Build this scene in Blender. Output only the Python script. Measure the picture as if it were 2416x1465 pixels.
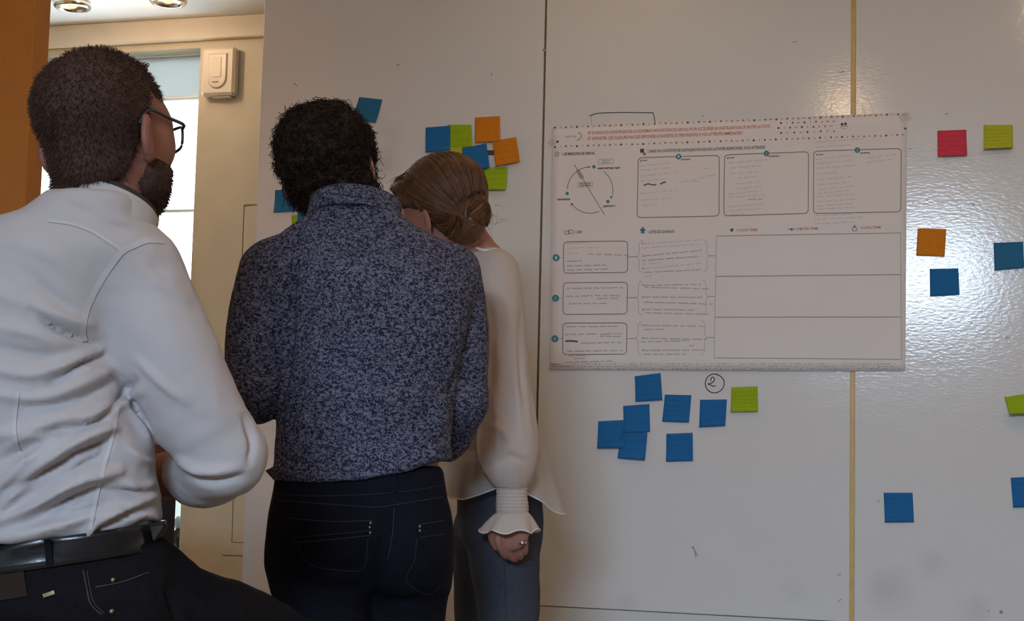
import bpy, math, random
import numpy as np
from mathutils import Matrix, Vector
from mathutils.bvhtree import BVHTree

for o in list(bpy.data.objects):
    bpy.data.objects.remove(o)
SC = bpy.context.scene
COL = SC.collection
random.seed(4)
RNG = np.random.default_rng(7)

# ------------------------------------------------------------------ camera
F = 3500.0
PITCH = math.radians(5.13)
ROLL = math.radians(1.36)
CAM = np.array([0.0, 0.0, 1.08])
FW = np.array([0, math.cos(PITCH), math.sin(PITCH)])
R0 = np.array([1.0, 0, 0])
U0 = np.array([0, -math.sin(PITCH), math.cos(PITCH)])
RT = R0 * math.cos(ROLL) + U0 * math.sin(ROLL)
UP = U0 * math.cos(ROLL) - R0 * math.sin(ROLL)
cd = bpy.data.cameras.new('camera')
cd.sensor_fit = 'HORIZONTAL'
cd.sensor_width = 36.0
cd.lens = F / 2416.0 * 36.0
cd.clip_start = 0.05
cam = bpy.data.objects.new('camera', cd)
COL.objects.link(cam)
cam.matrix_world = Matrix(((RT[0], UP[0], -FW[0], CAM[0]), (RT[1], UP[1], -FW[1], CAM[1]),
                           (RT[2], UP[2], -FW[2], CAM[2]), (0, 0, 0, 1)))
SC.camera = cam

# ------------------------------------------------------------------ view + world + large lights
vs = SC.view_settings
vs.view_transform = 'Standard'
vs.look = 'None'
vs.gamma = 1.0
vs.use_curve_mapping = False
vs.exposure = -0.26
world = bpy.data.worlds.new('sky')
SC.world = world
world.use_nodes = True
bg = world.node_tree.nodes['Background']
bg.inputs[0].default_value = (0.86, 0.94, 1.0, 1)
bg.inputs[1].default_value = 14.0


def area(name, loc, target, sx, sy, power, col):
    l = bpy.data.lights.new(name, 'AREA')
    l.shape = 'RECTANGLE'
    l.size, l.size_y = sx, sy
    l.energy = power
    l.color = col
    o = bpy.data.objects.new(name, l)
    COL.objects.link(o)
    o.location = loc
    d = Vector(target) - Vector(loc)
    o.rotation_euler = d.to_track_quat('-Z', 'Y').to_euler()
    return o


# daylight entering by the window in the wall behind the photographer
DAY = area('rear_window_daylight', (-0.80, -2.48, 2.34), (0.75, 3.32, -1.12), 1.20, 0.50, 35, (0.55, 0.75, 1.0))
DAY.data.spread = math.radians(66)


# ------------------------------------------------------------------ projection helpers
def P(px, py, D):
    return CAM + D * (FW + RT * ((px - 1208.0) / F) + UP * ((732.5 - py) / F))


def to_px(v):
    d = v - CAM
    z = d @ FW
    return np.stack([1208.0 + F * (d @ RT) / z, 732.5 - F * (d @ UP) / z, z], -1)


WA = math.radians(15.4)
WU = np.array([math.cos(WA), -math.sin(WA), 0.0])      # along the board wall, to the right
WN = np.array([-math.sin(WA), -math.cos(WA), 0.0])     # out of the board wall, into the room
W0 = P(1700, 700, 4.12)


def Wp(px, py, off=0.0, plane=0.0):
    """point on the board wall plane (offset off into the room) seen at a pixel"""
    d = FW + RT * ((px - 1208.0) / F) + UP * ((732.5 - py) / F)
    t = ((W0 + WN * plane - CAM) @ WN) / (d @ WN)
    return CAM + d * t + WN * off


def wall_uv(pt):
    return float((np.asarray(pt) - W0) @ WU), float(pt[2])


def WB(u, z, off=0.0):
    p = W0 + WU * u + WN * off
    return np.array([p[0], p[1], z])


# ------------------------------------------------------------------ materials
MATS = {}


def mat(name, col, rough=0.6, spec=0.5, metal=0.0, noise=None, bump=None, coat=0.0, emit=None, trans=0.0, alpha=1.0, sheen=0.0, build=None, sss=0.0):
    if name in MATS:
        return MATS[name]
    m = bpy.data.materials.new(name)
    m.use_nodes = True
    nt = m.node_tree
    b = nt.nodes['Principled BSDF']
    b.inputs['Base Color'].default_value = (*col, 1)
    b.inputs['Roughness'].default_value = rough
    b.inputs['Specular IOR Level'].default_value = spec
    b.inputs['Metallic'].default_value = metal
    b.inputs['Coat Weight'].default_value = coat
    b.inputs['Transmission Weight'].default_value = trans
    b.inputs['Alpha'].default_value = alpha
    b.inputs['Sheen Weight'].default_value = sheen
    if sss:
        b.inputs['Subsurface Weight'].default_value = sss
        b.inputs['Subsurface Radius'].default_value = (0.01, 0.004, 0.002)
        b.inputs['Subsurface Scale'].default_value = 1.0
    if emit:
        b.inputs['Emission Color'].default_value = (*emit[0], 1)
        b.inputs['Emission Strength'].default_value = emit[1]
    tc = nt.nodes.new('ShaderNodeTexCoord')
    if noise:
        sc, amt = noise[0], noise[1]
        mp = nt.nodes.new('ShaderNodeMapping')
        if len(noise) > 2:
            mp.inputs['Scale'].default_value = noise[2]
        n = nt.nodes.new('ShaderNodeTexNoise')
        n.inputs['Scale'].default_value = sc
        n.inputs['Detail'].default_value = 4
        rp = nt.nodes.new('ShaderNodeMapRange')
        rp.inputs['From Min'].default_value = 0.25
        rp.inputs['From Max'].default_value = 0.75
        rp.inputs['To Min'].default_value = 1 - amt
        rp.inputs['To Max'].default_value = 1 + amt
        mx = nt.nodes.new('ShaderNodeVectorMath')
        mx.operation = 'SCALE'
        mx.inputs[0].default_value = col
        nt.links.new(tc.outputs['Object'], mp.inputs[0])
        nt.links.new(mp.outputs[0], n.inputs['Vector'])
        nt.links.new(n.outputs[0], rp.inputs[0])
        nt.links.new(rp.outputs[0], mx.inputs['Scale'])
        nt.links.new(mx.outputs[0], b.inputs['Base Color'])
    if bump:
        sc, st, dist = bump[:3]
        mp = nt.nodes.new('ShaderNodeMapping')
        if len(bump) > 3:
            mp.inputs['Scale'].default_value = bump[3]
        n = nt.nodes.new('ShaderNodeTexNoise')
        n.inputs['Scale'].default_value = sc
        n.inputs['Detail'].default_value = 3
        bp = nt.nodes.new('ShaderNodeBump')
        bp.inputs['Strength'].default_value = st
        bp.inputs['Distance'].default_value = dist
        nt.links.new(tc.outputs['Object'], mp.inputs[0])
        nt.links.new(mp.outputs[0], n.inputs['Vector'])
        nt.links.new(n.outputs[0], bp.inputs['Height'])
        nt.links.new(bp.outputs[0], b.inputs['Normal'])
    if build:
        build(nt, b, tc)
    MATS[name] = m
    return m


# ------------------------------------------------------------------ object helpers
def base_of(o):
    b = np.zeros(3)
    while o is not None:
        b = b + np.array(o.location)
        o = o.parent
    return b


def mk(name, verts, faces, material, parent=None, smooth=True, loc=None):
    """one mesh object from world-space vertices"""
    verts = np.asarray(verts, dtype=np.float64)
    base = base_of(parent)
    org = np.zeros(3) if (loc is None) else np.asarray(loc, float) - base
    lv = verts - base - org
    me = bpy.data.meshes.new(name)
    if isinstance(faces, np.ndarray):
        nf, k = faces.shape
        me.vertices.add(len(lv))
        me.vertices.foreach_set('co', lv.astype(np.float32).ravel())
        me.loops.add(nf * k)
        me.loops.foreach_set('vertex_index', faces.astype(np.int32).ravel())
        me.polygons.add(nf)
        me.polygons.foreach_set('loop_start', np.arange(0, nf * k, k, dtype=np.int32))
        me.polygons.foreach_set('loop_total', np.full(nf, k, dtype=np.int32))
        me.update(calc_edges=True)
        me.validate()
    else:
        me.from_pydata([tuple(v) for v in lv], [], [tuple(f) for f in faces])
        me.update()
    if smooth:
        me.polygons.foreach_set('use_smooth', np.ones(len(me.polygons), dtype=bool))
    if material:
        me.materials.append(material)
    o = bpy.data.objects.new(name, me)
    COL.objects.link(o)
    o.location = org
    if parent is not None:
        o.parent = parent
    return o


def tag(o, label=None, cat=None, group=None, kind=None):
    if label:
        o['label'] = label
    if cat:
        o['category'] = cat
    if group:
        o['group'] = group
    if kind:
        o['kind'] = kind
    return o


def empty(name, loc, label, cat, group=None):
    o = bpy.data.objects.new(name, None)
    COL.objects.link(o)
    o.location = loc
    o.empty_display_size = 0.1
    return tag(o, label, cat, group)


def box_vf(c, X, Y, Z, bev=0.0):
    """box centred c with half-extent vectors X Y Z, optional bevel (chamfer)"""
    c, X, Y, Z = map(lambda a: np.asarray(a, float), (c, X, Y, Z))
    if bev <= 0:
        v = [c + sx * X + sy * Y + sz * Z for sx in (-1, 1) for sy in (-1, 1) for sz in (-1, 1)]
        f = [(0, 1, 3, 2), (4, 6, 7, 5), (0, 4, 5, 1), (2, 3, 7, 6), (0, 2, 6, 4), (1, 5, 7, 3)]
        return v, f
    L = [np.linalg.norm(a) for a in (X, Y, Z)]
    v = []
    idx = {}
    for sx in (-1, 1):
        for sy in (-1, 1):
            for sz in (-1, 1):
                s = (sx, sy, sz)
                for ax in range(3):
                    k = [1 - bev / L[i] for i in range(3)]
                    k[ax] = 1.0
                    idx[(s, ax)] = len(v)
                    v.append(c + sx * k[0] * X + sy * k[1] * Y + sz * k[2] * Z)
    f = []
    for ax in range(3):
        a, b = [i for i in range(3) if i != ax]
        for sg in (-1, 1):
            q = []
            for (p_, r_) in ((-1, -1), (1, -1), (1, 1), (-1, 1)):
                s = [0, 0, 0]
                s[ax], s[a], s[b] = sg, p_, r_
                q.append(idx[(tuple(s), ax)])
            flip = (sg == 1) == (ax == 1)
            f.append(q[::-1] if flip else q)
    for a in range(3):
        for b in range(a + 1, 3):
            c_ = 3 - a - b
            for sa in (-1, 1):
                for sb in (-1, 1):
                    s1 = [0, 0, 0]
                    s1[a], s1[b], s1[c_] = sa, sb, -1
                    s2 = list(s1)
                    s2[c_] = 1
                    f.append([idx[(tuple(s1), a)], idx[(tuple(s2), a)], idx[(tuple(s2), b)], idx[(tuple(s1), b)]])
    for sx in (-1, 1):
        for sy in (-1, 1):
            for sz in (-1, 1):
                s = (sx, sy, sz)
                f.append([idx[(s, 0)], idx[(s, 1)], idx[(s, 2)]])
    return v, f


def box(name, c, X, Y, Z, material, parent=None, bev=0.0, loc=None):
    v, f = box_vf(c, X, Y, Z, bev)
    return mk(name, v, f, material, parent, smooth=False, loc=loc)


def fixn(o):
    """make normals consistent"""
    import bmesh
    bm = bmesh.new()
    bm.from_mesh(o.data)
    bmesh.ops.recalc_face_normals(bm, faces=bm.faces)
    bm.to_mesh(o.data)
    bm.free()
    return o


def joinvf(parts):
    V, Fc, n = [], [], 0
    for v, f in parts:
        v = np.asarray(v)
        V.append(v)
        Fc += [tuple(int(i) + n for i in q) for q in f]
        n += len(v)
    return np.concatenate(V), Fc


def catmull(pts, n):
    pts = np.asarray(pts, float)
    if len(pts) < 3:
        t = np.linspace(0, 1, n)[:, None]
        return pts[0] * (1 - t) + pts[-1] * t
    p = np.vstack([2 * pts[0] - pts[1], pts, 2 * pts[-1] - pts[-2]])
    m = len(pts) - 1
    u = np.linspace(0, m, n)
    i = np.clip(u.astype(int), 0, m - 1)
    t = (u - i)[:, None]
    a, b, c, d = p[i], p[i + 1], p[i + 2], p[i + 3]
    return 0.5 * ((2 * b) + (-a + c) * t + (2 * a - 5 * b + 4 * c - d) * t ** 2 + (-a + 3 * b - 3 * c + d) * t ** 3)


def tubes(curves, radii, sides=3):
    """curves (N,S,3) -> verts, quads"""
    curves = np.asarray(curves, float)
    N, S, _ = curves.shape
    T = np.gradient(curves, axis=1)
    T /= np.linalg.norm(T, axis=2, keepdims=True) + 1e-12
    ref = np.where(np.abs(T[..., 2:3]) < 0.9, np.array([0, 0, 1.0]), np.array([1.0, 0, 0]))
    A = np.cross(T, ref)
    A /= np.linalg.norm(A, axis=2, keepdims=True) + 1e-12
    B = np.cross(T, A)
    radii = np.broadcast_to(np.asarray(radii, float), (N, S))
    ring = []
    for k in range(sides):
        an = 2 * math.pi * k / sides
        ring.append(curves + (A * math.cos(an) + B * math.sin(an)) * radii[..., None])
    V = np.stack(ring, 2).reshape(-1, 3)
    n = np.arange(N)[:, None, None] * S * sides
    s = np.arange(S - 1)[None, :, None] * sides
    k = np.arange(sides)[None, None, :]
    k2 = (k + 1) % sides
    q = np.stack([n + s + k, n + s + k2, n + s + sides + k2, n + s + sides + k], -1).reshape(-1, 4)
    return V, q


def tube(pts, r, sides=8, closed=False, n=None):
    pts = np.asarray(pts, float)
    if closed:
        pts = np.vstack([pts, pts[:1]])
    if n:
        pts = catmull(pts, n)
    v, q = tubes(pts[None], r, sides)
    q = [tuple(x) for x in q]
    if not closed:
        S = len(pts)
        q.append(tuple(range(sides))[::-1])
        q.append(tuple(range((S - 1) * sides, S * sides)))
    return v, q


def lathe(c, axis, prof, seg=32, cap=True):
    axis = np.asarray(axis, float)
    axis /= np.linalg.norm(axis)
    ref = np.array([1.0, 0, 0]) if abs(axis[0]) < 0.8 else np.array([0, 1.0, 0])
    A = np.cross(axis, ref)
    A /= np.linalg.norm(A)
    B = np.cross(axis, A)
    V = []
    for r, h in prof:
        for k in range(seg):
            an = 2 * math.pi * k / seg
            V.append(np.asarray(c) + axis * h + (A * math.cos(an) + B * math.sin(an)) * r)
    Fc = []
    for i in range(len(prof) - 1):
        for k in range(seg):
            k2 = (k + 1) % seg
            Fc.append((i * seg + k, i * seg + k2, (i + 1) * seg + k2, (i + 1) * seg + k))
    if cap:
        Fc.append(tuple(range(seg))[::-1])
        Fc.append(tuple(range((len(prof) - 1) * seg, len(prof) * seg)))
    return V, Fc


# ------------------------------------------------------------------ implicit surfaces
def smin(a, b, k):
    h = np.clip(0.5 + 0.5 * (b - a) / k, 0, 1)
    return b * (1 - h) + a * h - k * h * (1 - h)


def smax(a, b, k):
    return -smin(-a, -b, k)


def cone(a, b, ra, rb):
    a, b = np.asarray(a, float), np.asarray(b, float)
    ab = b - a
    L2 = float(ab @ ab) + 1e-12
    ax, ay, az = a
    ux, uy, uz = ab

    def f(p):
        dx, dy, dz = p[:, 0] - ax, p[:, 1] - ay, p[:, 2] - az
        t = dx * (ux / L2)
        t += dy * (uy / L2)
        t += dz * (uz / L2)
        np.clip(t, 0, 1, out=t)
        dx -= t * ux
        dy -= t * uy
        dz -= t * uz
        dx *= dx
        dy *= dy
        dz *= dz
        dx += dy
        dx += dz
        np.sqrt(dx, out=dx)
        t *= (rb - ra)
        t += ra
        dx -= t
        return dx
    f.bs = ((a + b) / 2, math.sqrt(L2) / 2 + max(ra, rb))
    return f


def chain(pts, rad, n=None):
    """smooth tapered tube through points"""
    pts = np.asarray(pts, float)
    rad = np.asarray(rad, float)
    if n:
        n = max(len(pts), min(n, 2 * len(pts) + 2))
        pr = catmull(np.hstack([pts, rad[:, None]]), n)
        pts, rad = pr[:, :3], pr[:, 3]
    cs = [cone(pts[i], pts[i + 1], rad[i], rad[i + 1]) for i in range(len(pts) - 1)]

    def f(p):
        d = cs[0](p)
        for c in cs[1:]:
            np.minimum(d, c(p), out=d)
        return d
    c = (pts.min(0) + pts.max(0)) / 2
    f.bs = (c, float((np.linalg.norm(pts - c, axis=1) + rad).max()))
    return f


def ell(c, rad, R=None):
    c, rad = np.asarray(c, float), np.asarray(rad, float)
    mr = rad.min()

    def f(p):
        if R is not None:
            q = (p - c) @ R
            x, y, z = q[:, 0] / rad[0], q[:, 1] / rad[1], q[:, 2] / rad[2]
        else:
            x, y, z = (p[:, 0] - c[0]) / rad[0], (p[:, 1] - c[1]) / rad[1], (p[:, 2] - c[2]) / rad[2]
        x2, y2, z2 = x * x, y * y, z * z
        k0 = np.sqrt(x2 + y2 + z2)
        k1 = np.sqrt(x2 / rad[0] ** 2 + y2 / rad[1] ** 2 + z2 / rad[2] ** 2) + 1e-9
        return np.where(k0 < 1e-6, -mr, k0 * (k0 - 1) / k1)
    f.bs = (c, float(rad.max()))
    return f


def loft(secs, yaw=0.0, pw=2.3, n=80, cap=0.02):
    """secs: (centre xyz, half width, half depth), ordered by rising z; horizontal superellipses"""
    secs = sorted(secs, key=lambda s: s[0][2])
    arr = np.array([[*s[0], s[1], s[2]] for s in secs])
    A = catmull(arr, n)
    A = A[np.argsort(A[:, 2])]
    z = A[:, 2]
    cy, sy = math.cos(yaw), math.sin(yaw)

    def f(p):
        zz = np.clip(p[:, 2], z[0], z[-1])
        cx = np.interp(zz, z, A[:, 0])
        cyy = np.interp(zz, z, A[:, 1])
        a = np.interp(zz, z, A[:, 3])
        b = np.interp(zz, z, A[:, 4])
        dx, dy = p[:, 0] - cx, p[:, 1] - cyy
        u = (dx * cy + dy * sy) / a
        v = (-dx * sy + dy * cy) / b
        r = (np.abs(u) ** pw + np.abs(v) ** pw + 1e-12) ** (1 / pw)
        d = (r - 1) * np.minimum(a, b)
        return smax(d, np.maximum(p[:, 2] - z[-1], z[0] - p[:, 2]), cap)
    return f


def sub_eval(g, p, d, k):
    """blend g into d, evaluating g only where its bounding sphere can matter"""
    bs = getattr(g, 'bs', None)
    if bs is None:
        e = g(p)
        return smin(d, e, k) if k > 0 else np.minimum(d, e)
    c, r = bs
    dx, dy, dz = p[:, 0] - c[0], p[:, 1] - c[1], p[:, 2] - c[2]
    lim = np.maximum(d + k + r, 0)
    idx = np.nonzero(dx * dx + dy * dy + dz * dz < lim * lim)[0]
    if len(idx) == 0:
        return d
    if len(idx) > 0.85 * len(d):
        e = g(p)
        return smin(d, e, k) if k > 0 else np.minimum(d, e)
    e = g(p[idx])
    d[idx] = smin(d[idx], e, k) if k > 0 else np.minimum(d[idx], e)
    return d


def shrink(f, e=.014):
    g = lambda p: f(p) + e
    if hasattr(f, 'bs'):
        g.bs = f.bs
    return g


def union(items):
    """items: list of (f, k)"""
    def f(p):
        d = np.array(items[0][0](p))
        for g, k in items[1:]:
            d = sub_eval(g, p, d, k)
        return d
    bl = [getattr(g, 'bs', None) for g, k in items]
    if all(b is not None for b in bl):
        lo = np.min([b[0] - b[1] for b in bl], 0)
        hi = np.max([b[0] + b[1] for b in bl], 0)
        c = (lo + hi) / 2
        f.bs = (c, max(np.linalg.norm(b[0] - c) + b[1] for b in bl) + .01)
    return f


def grad(f, p, e=0.0015):
    g = np.empty_like(p)
    for i in range(3):
        d = np.zeros(3)
        d[i] = e
        g[:, i] = (f(p + d) - f(p - d)) / (2 * e)
    return g


def nets(f, lo, hi, h, proj=2):
    """surface nets: implicit function -> verts, quads"""
    lo, hi = np.asarray(lo, float), np.asarray(hi, float)
    n = np.maximum(((hi - lo) / h).astype(int) + 2, 4)
    # sparse evaluation: only blocks that can hold the surface are sampled finely
    B = 8
    nb = -(-n // B)
    V = np.ones(nb * B)
    bi = np.stack(np.meshgrid(*[np.arange(k) for k in nb], indexing='ij'), -1).reshape(-1, 3)
    bc = lo + h * (bi * B + (B - 1) / 2)
    fb = np.concatenate([f(bc[i:i + 200000]) for i in range(0, len(bc), 200000)])
    near = np.abs(fb) < h * B * 1.5 + 0.012
    Vb = V.reshape(nb[0], B, nb[1], B, nb[2], B)
    Vv = np.where(fb.reshape(nb)[:, None, :, None, :, None] < 0, -1.0, 1.0)
    Vb[:] = Vv
    loc_ = np.stack(np.meshgrid(np.arange(B), np.arange(B), np.arange(B), indexing='ij'), -1).reshape(-1, 3)
    act_b = bi[near]
    for i in range(0, len(act_b), 600):
        ii = (act_b[i:i + 600][:, None, :] * B + loc_[None]).reshape(-1, 3)
        V[ii[:, 0], ii[:, 1], ii[:, 2]] = f(np.asfortranarray(lo + h * ii))
    n = nb * B
    I = V < 0
    cnt = np.zeros(n - 1, dtype=np.int8)
    for dx in (0, 1):
        for dy in (0, 1):
            for dz in (0, 1):
                cnt += I[dx:n[0] - 1 + dx, dy:n[1] - 1 + dy, dz:n[2] - 1 + dz]
    act = (cnt > 0) & (cnt < 8)
    ids = -np.ones(n - 1, dtype=np.int64)
    ai = np.argwhere(act)
    ids[act] = np.arange(len(ai))
    acc = np.zeros((len(ai), 3))
    w = np.zeros(len(ai))
    corners = [(dx, dy, dz) for dx in (0, 1) for dy in (0, 1) for dz in (0, 1)]
    val = {c: V[ai[:, 0] + c[0], ai[:, 1] + c[1], ai[:, 2] + c[2]] for c in corners}
    for c in corners:
        for ax in range(3):
            if c[ax] == 0:
                d = list(c)
                d[ax] = 1
                va, vb = val[c], val[tuple(d)]
                m = (va < 0) != (vb < 0)
                t = np.where(m, va / np.where(m, va - vb, 1), 0)
                q = np.broadcast_to(np.array(c, float), (len(ai), 3)).copy()
                q[:, ax] += t
                acc += q * m[:, None]
                w += m
    vert = lo + h * (ai + acc / w[:, None])
    faces = []
    for ax in range(3):
        a, b = (ax + 1) % 3, (ax + 2) % 3
        sl0 = [slice(None)] * 3
        sl1 = [slice(None)] * 3
        sl0[ax] = slice(0, n[ax] - 1)
        sl1[ax] = slice(1, n[ax])
        s0, s1 = I[tuple(sl0)], I[tuple(sl1)]
        m = s0 != s1
        e = np.argwhere(m)
        ok = (e[:, a] > 0) & (e[:, b] > 0) & (e[:, a] < n[a] - 1) & (e[:, b] < n[b] - 1)
        e = e[ok]
        ins = s0[e[:, 0], e[:, 1], e[:, 2]]

        def cid(da, db):
            q = e.copy()
            q[:, a] += da
            q[:, b] += db
            return ids[q[:, 0], q[:, 1], q[:, 2]]
        quad = np.stack([cid(-1, -1), cid(0, -1), cid(0, 0), cid(-1, 0)], -1)
        quad[~ins] = quad[~ins][:, ::-1]
        faces.append(quad)
    faces = np.concatenate(faces)
    vert = np.asfortranarray(vert)
    for _ in range(proj):
        g = grad(f, vert)
        g2 = (g * g).sum(1)
        s = f(vert) / np.maximum(g2, 0.05)
        dv = g * s[:, None]
        L = np.linalg.norm(dv, axis=1, keepdims=True)
        dv *= np.minimum(1, 0.6 * h / np.maximum(L, 1e-9))
        vert = vert - dv
    return vert, faces


def normals(f, v):
    g = grad(f, v)
    return g / (np.linalg.norm(g, axis=1, keepdims=True) + 1e-9)


def vnoise(p, seed=0):
    """smooth value noise, -1..1"""
    p = np.asarray(p, float)
    i = np.floor(p).astype(np.int64)
    t = p - i
    t = t * t * (3 - 2 * t)
    out = 0

    def hsh(a):
        q = (a[:, 0] * 374761393 + a[:, 1] * 668265263 + a[:, 2] * 2147483647 + seed * 1274126177) & 0xffffffff
        q = ((q ^ (q >> 13)) * 1274126177) & 0xffffffff
        q = (q ^ (q >> 16)) & 0xffff
        return q / 32767.5 - 1
    for dx in (0, 1):
        for dy in (0, 1):
            for dz in (0, 1):
                ww = (t[:, 0] if dx else 1 - t[:, 0]) * (t[:, 1] if dy else 1 - t[:, 1]) * (t[:, 2] if dz else 1 - t[:, 2])
                out = out + ww * hsh(i + np.array([dx, dy, dz]))
    return out


def folds(v, n, lines):
    """press cloth folds into a surface: lines of (pixel polyline, half width px, height m)"""
    px = to_px(v)[:, :2]
    view = CAM - v
    view /= np.linalg.norm(view, axis=1, keepdims=True)
    facing = np.clip((n * view).sum(1) * 2.5, 0, 1)
    disp = np.zeros(len(v))
    for pts, w, hgt in lines:
        pts = catmull(np.array(pts, float), 4 * len(pts))
        best = np.full(len(v), 1e9)
        tt = np.zeros(len(v))
        lo, hi = pts.min(0) - 4 * w, pts.max(0) + 4 * w
        sel = np.where(((px > lo) & (px < hi)).all(1))[0]
        if len(sel) == 0:
            continue
        q = px[sel]
        bb = best[sel]
        t2 = tt[sel]
        for k in range(len(pts) - 1):
            a, b = pts[k], pts[k + 1]
            ab = b - a
            t = np.clip(((q - a) @ ab) / (ab @ ab + 1e-9), 0, 1)
            d = np.linalg.norm(q - a - t[:, None] * ab, axis=1)
            m = d < bb
            bb = np.where(m, d, bb)
            t2 = np.where(m, (k + t) / (len(pts) - 1), t2)
        prof = np.exp(-(bb / w) ** 2) * np.sin(np.pi * np.clip(0.08 + 0.84 * t2, 0, 1)) ** 0.7
        disp[sel] += hgt * prof
    return v + n * (disp * facing)[:, None]


def ribbon(bvh, pts, w, off, n=24, dz=0.0):
    """thin strip of width w px lying on a surface, traced along a pixel polyline"""
    c = catmull(np.array(pts, float), n)
    T = np.gradient(c, axis=0)
    T /= np.linalg.norm(T, axis=1, keepdims=True) + 1e-9
    N = np.stack([-T[:, 1], T[:, 0]], -1)
    rows = []
    for i in range(n):
        row = []
        for s in (-0.5, 0.0, 0.5):
            q = c[i] + N[i] * w * s
            d = P(q[0], q[1], 1.0) - CAM
            d /= np.linalg.norm(d)
            hit = bvh.ray_cast(Vector(CAM), Vector(d))
            if hit[0] is None:
                row.append(None)
            else:
                row.append(np.array(hit[0]) - d * off)
        rows.append(row)
    V, Fc = [], []
    prev = None
    for row in rows:
        if any(r is None for r in row):
            prev = None
            continue
        i = len(V)
        V += row
        if prev is not None and np.linalg.norm(V[prev + 1] - V[i + 1]) < 0.08:
            Fc += [(prev, prev + 1, i + 1, i), (prev + 1, prev + 2, i + 2, i + 1)]
        prev = i
    return V, Fc


def bvh_of(v, f):
    return BVHTree.FromPolygons([tuple(x) for x in v], [tuple(int(i) for i in q) for q in f])


def rot(yaw=0.0, pitch=0.0, roll=0.0):
    """local frame (x right, y forward, z up) -> world; yaw>0 turns the face right, pitch>0 looks up, roll>0 tips to the right"""
    cy, sy = math.cos(yaw), math.sin(yaw)
    Rz = np.array([[cy, sy, 0], [-sy, cy, 0], [0, 0, 1]])
    cp, sp = math.cos(pitch), math.sin(pitch)
    Rx = np.array([[1, 0, 0], [0, cp, -sp], [0, sp, cp]])
    cr, sr = math.cos(roll), math.sin(roll)
    Ry = np.array([[cr, 0, sr], [0, 1, 0], [-sr, 0, cr]])
    return Rz @ Rx @ Ry

# ================================================================== THE ROOM
FARP = -0.95
CEIL = float(Wp(350, 52, plane=FARP)[2])


def stain_board(nt, b, tc):
    """glossy enamel board: fine ripple in the coating, wiped-marker greyness with shapes of its own"""
    L = nt.links
    geo = nt.nodes.new('ShaderNodeNewGeometry')
    total = None
    blobs = [((2100, 1390), 0.055, 0.16), ((2200, 1330), 0.035, 0.10), ((2300, 1440), 0.04, 0.10), ((905, 385), 0.05, 0.16),
             ((925, 320), 0.04, 0.10), ((1480, 1420), 0.03, 0.08), ((1870, 1395), 0.03, 0.06)]
    for (q, r, a) in blobs:
        p = Wp(*q)
        vm = nt.nodes.new('ShaderNodeVectorMath')
        vm.operation = 'DISTANCE'
        vm.inputs[1].default_value = tuple(p)
        L.new(geo.outputs['Position'], vm.inputs[0])
        mr = nt.nodes.new('ShaderNodeMapRange')
        mr.interpolation_type = 'SMOOTHSTEP'
        mr.inputs['From Min'].default_value = 0
        mr.inputs['From Max'].default_value = r * 1.6
        mr.inputs['To Min'].default_value = a
        mr.inputs['To Max'].default_value = 0
        L.new(vm.outputs['Value'], mr.inputs[0])
        if total is None:
            total = mr.outputs[0]
        else:
            ad = nt.nodes.new('ShaderNodeMath')
            ad.operation = 'ADD'
            L.new(total, ad.inputs[0])
            L.new(mr.outputs[0], ad.inputs[1])
            total = ad.outputs[0]
    ns = nt.nodes.new('ShaderNodeTexNoise')
    ns.inputs['Scale'].default_value = 14
    ns.inputs['Detail'].default_value = 5
    L.new(geo.outputs['Position'], ns.inputs['Vector'])
    mu = nt.nodes.new('ShaderNodeMath')
    mu.operation = 'MULTIPLY'
    L.new(total, mu.inputs[0])
    n2 = nt.nodes.new('ShaderNodeMath')
    n2.operation = 'MULTIPLY'
    n2.inputs[1].default_value = 1.9
    L.new(ns.outputs[0], n2.inputs[0])
    L.new(n2.outputs[0], mu.inputs[1])
    sub = nt.nodes.new('ShaderNodeMath')
    sub.operation = 'SUBTRACT'
    sub.inputs[0].default_value = 1.0
    L.new(mu.outputs[0], sub.inputs[1])
    sc = nt.nodes.new('ShaderNodeVectorMath')
    sc.operation = 'SCALE'
    sc.inputs[0].default_value = b.inputs['Base Color'].default_value[:3]
    L.new(sub.outputs[0], sc.inputs['Scale'])
    L.new(sc.outputs[0], b.inputs['Base Color'])
    mp = nt.nodes.new('ShaderNodeMapping')
    mp.inputs['Scale'].default_value = (1, 1, 2.2)
    n3 = nt.nodes.new('ShaderNodeTexNoise')
    n3.inputs['Scale'].default_value = 75
    n3.inputs['Detail'].default_value = 2
    L.new(geo.outputs['Position'], mp.inputs[0])
    L.new(mp.outputs[0], n3.inputs['Vector'])
    bp = nt.nodes.new('ShaderNodeBump')
    bp.inputs['Strength'].default_value = 0.32
    bp.inputs['Distance'].default_value = 0.0008
    L.new(n3.outputs[0], bp.inputs['Height'])
    L.new(bp.outputs[0], b.inputs['Normal'])


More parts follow.
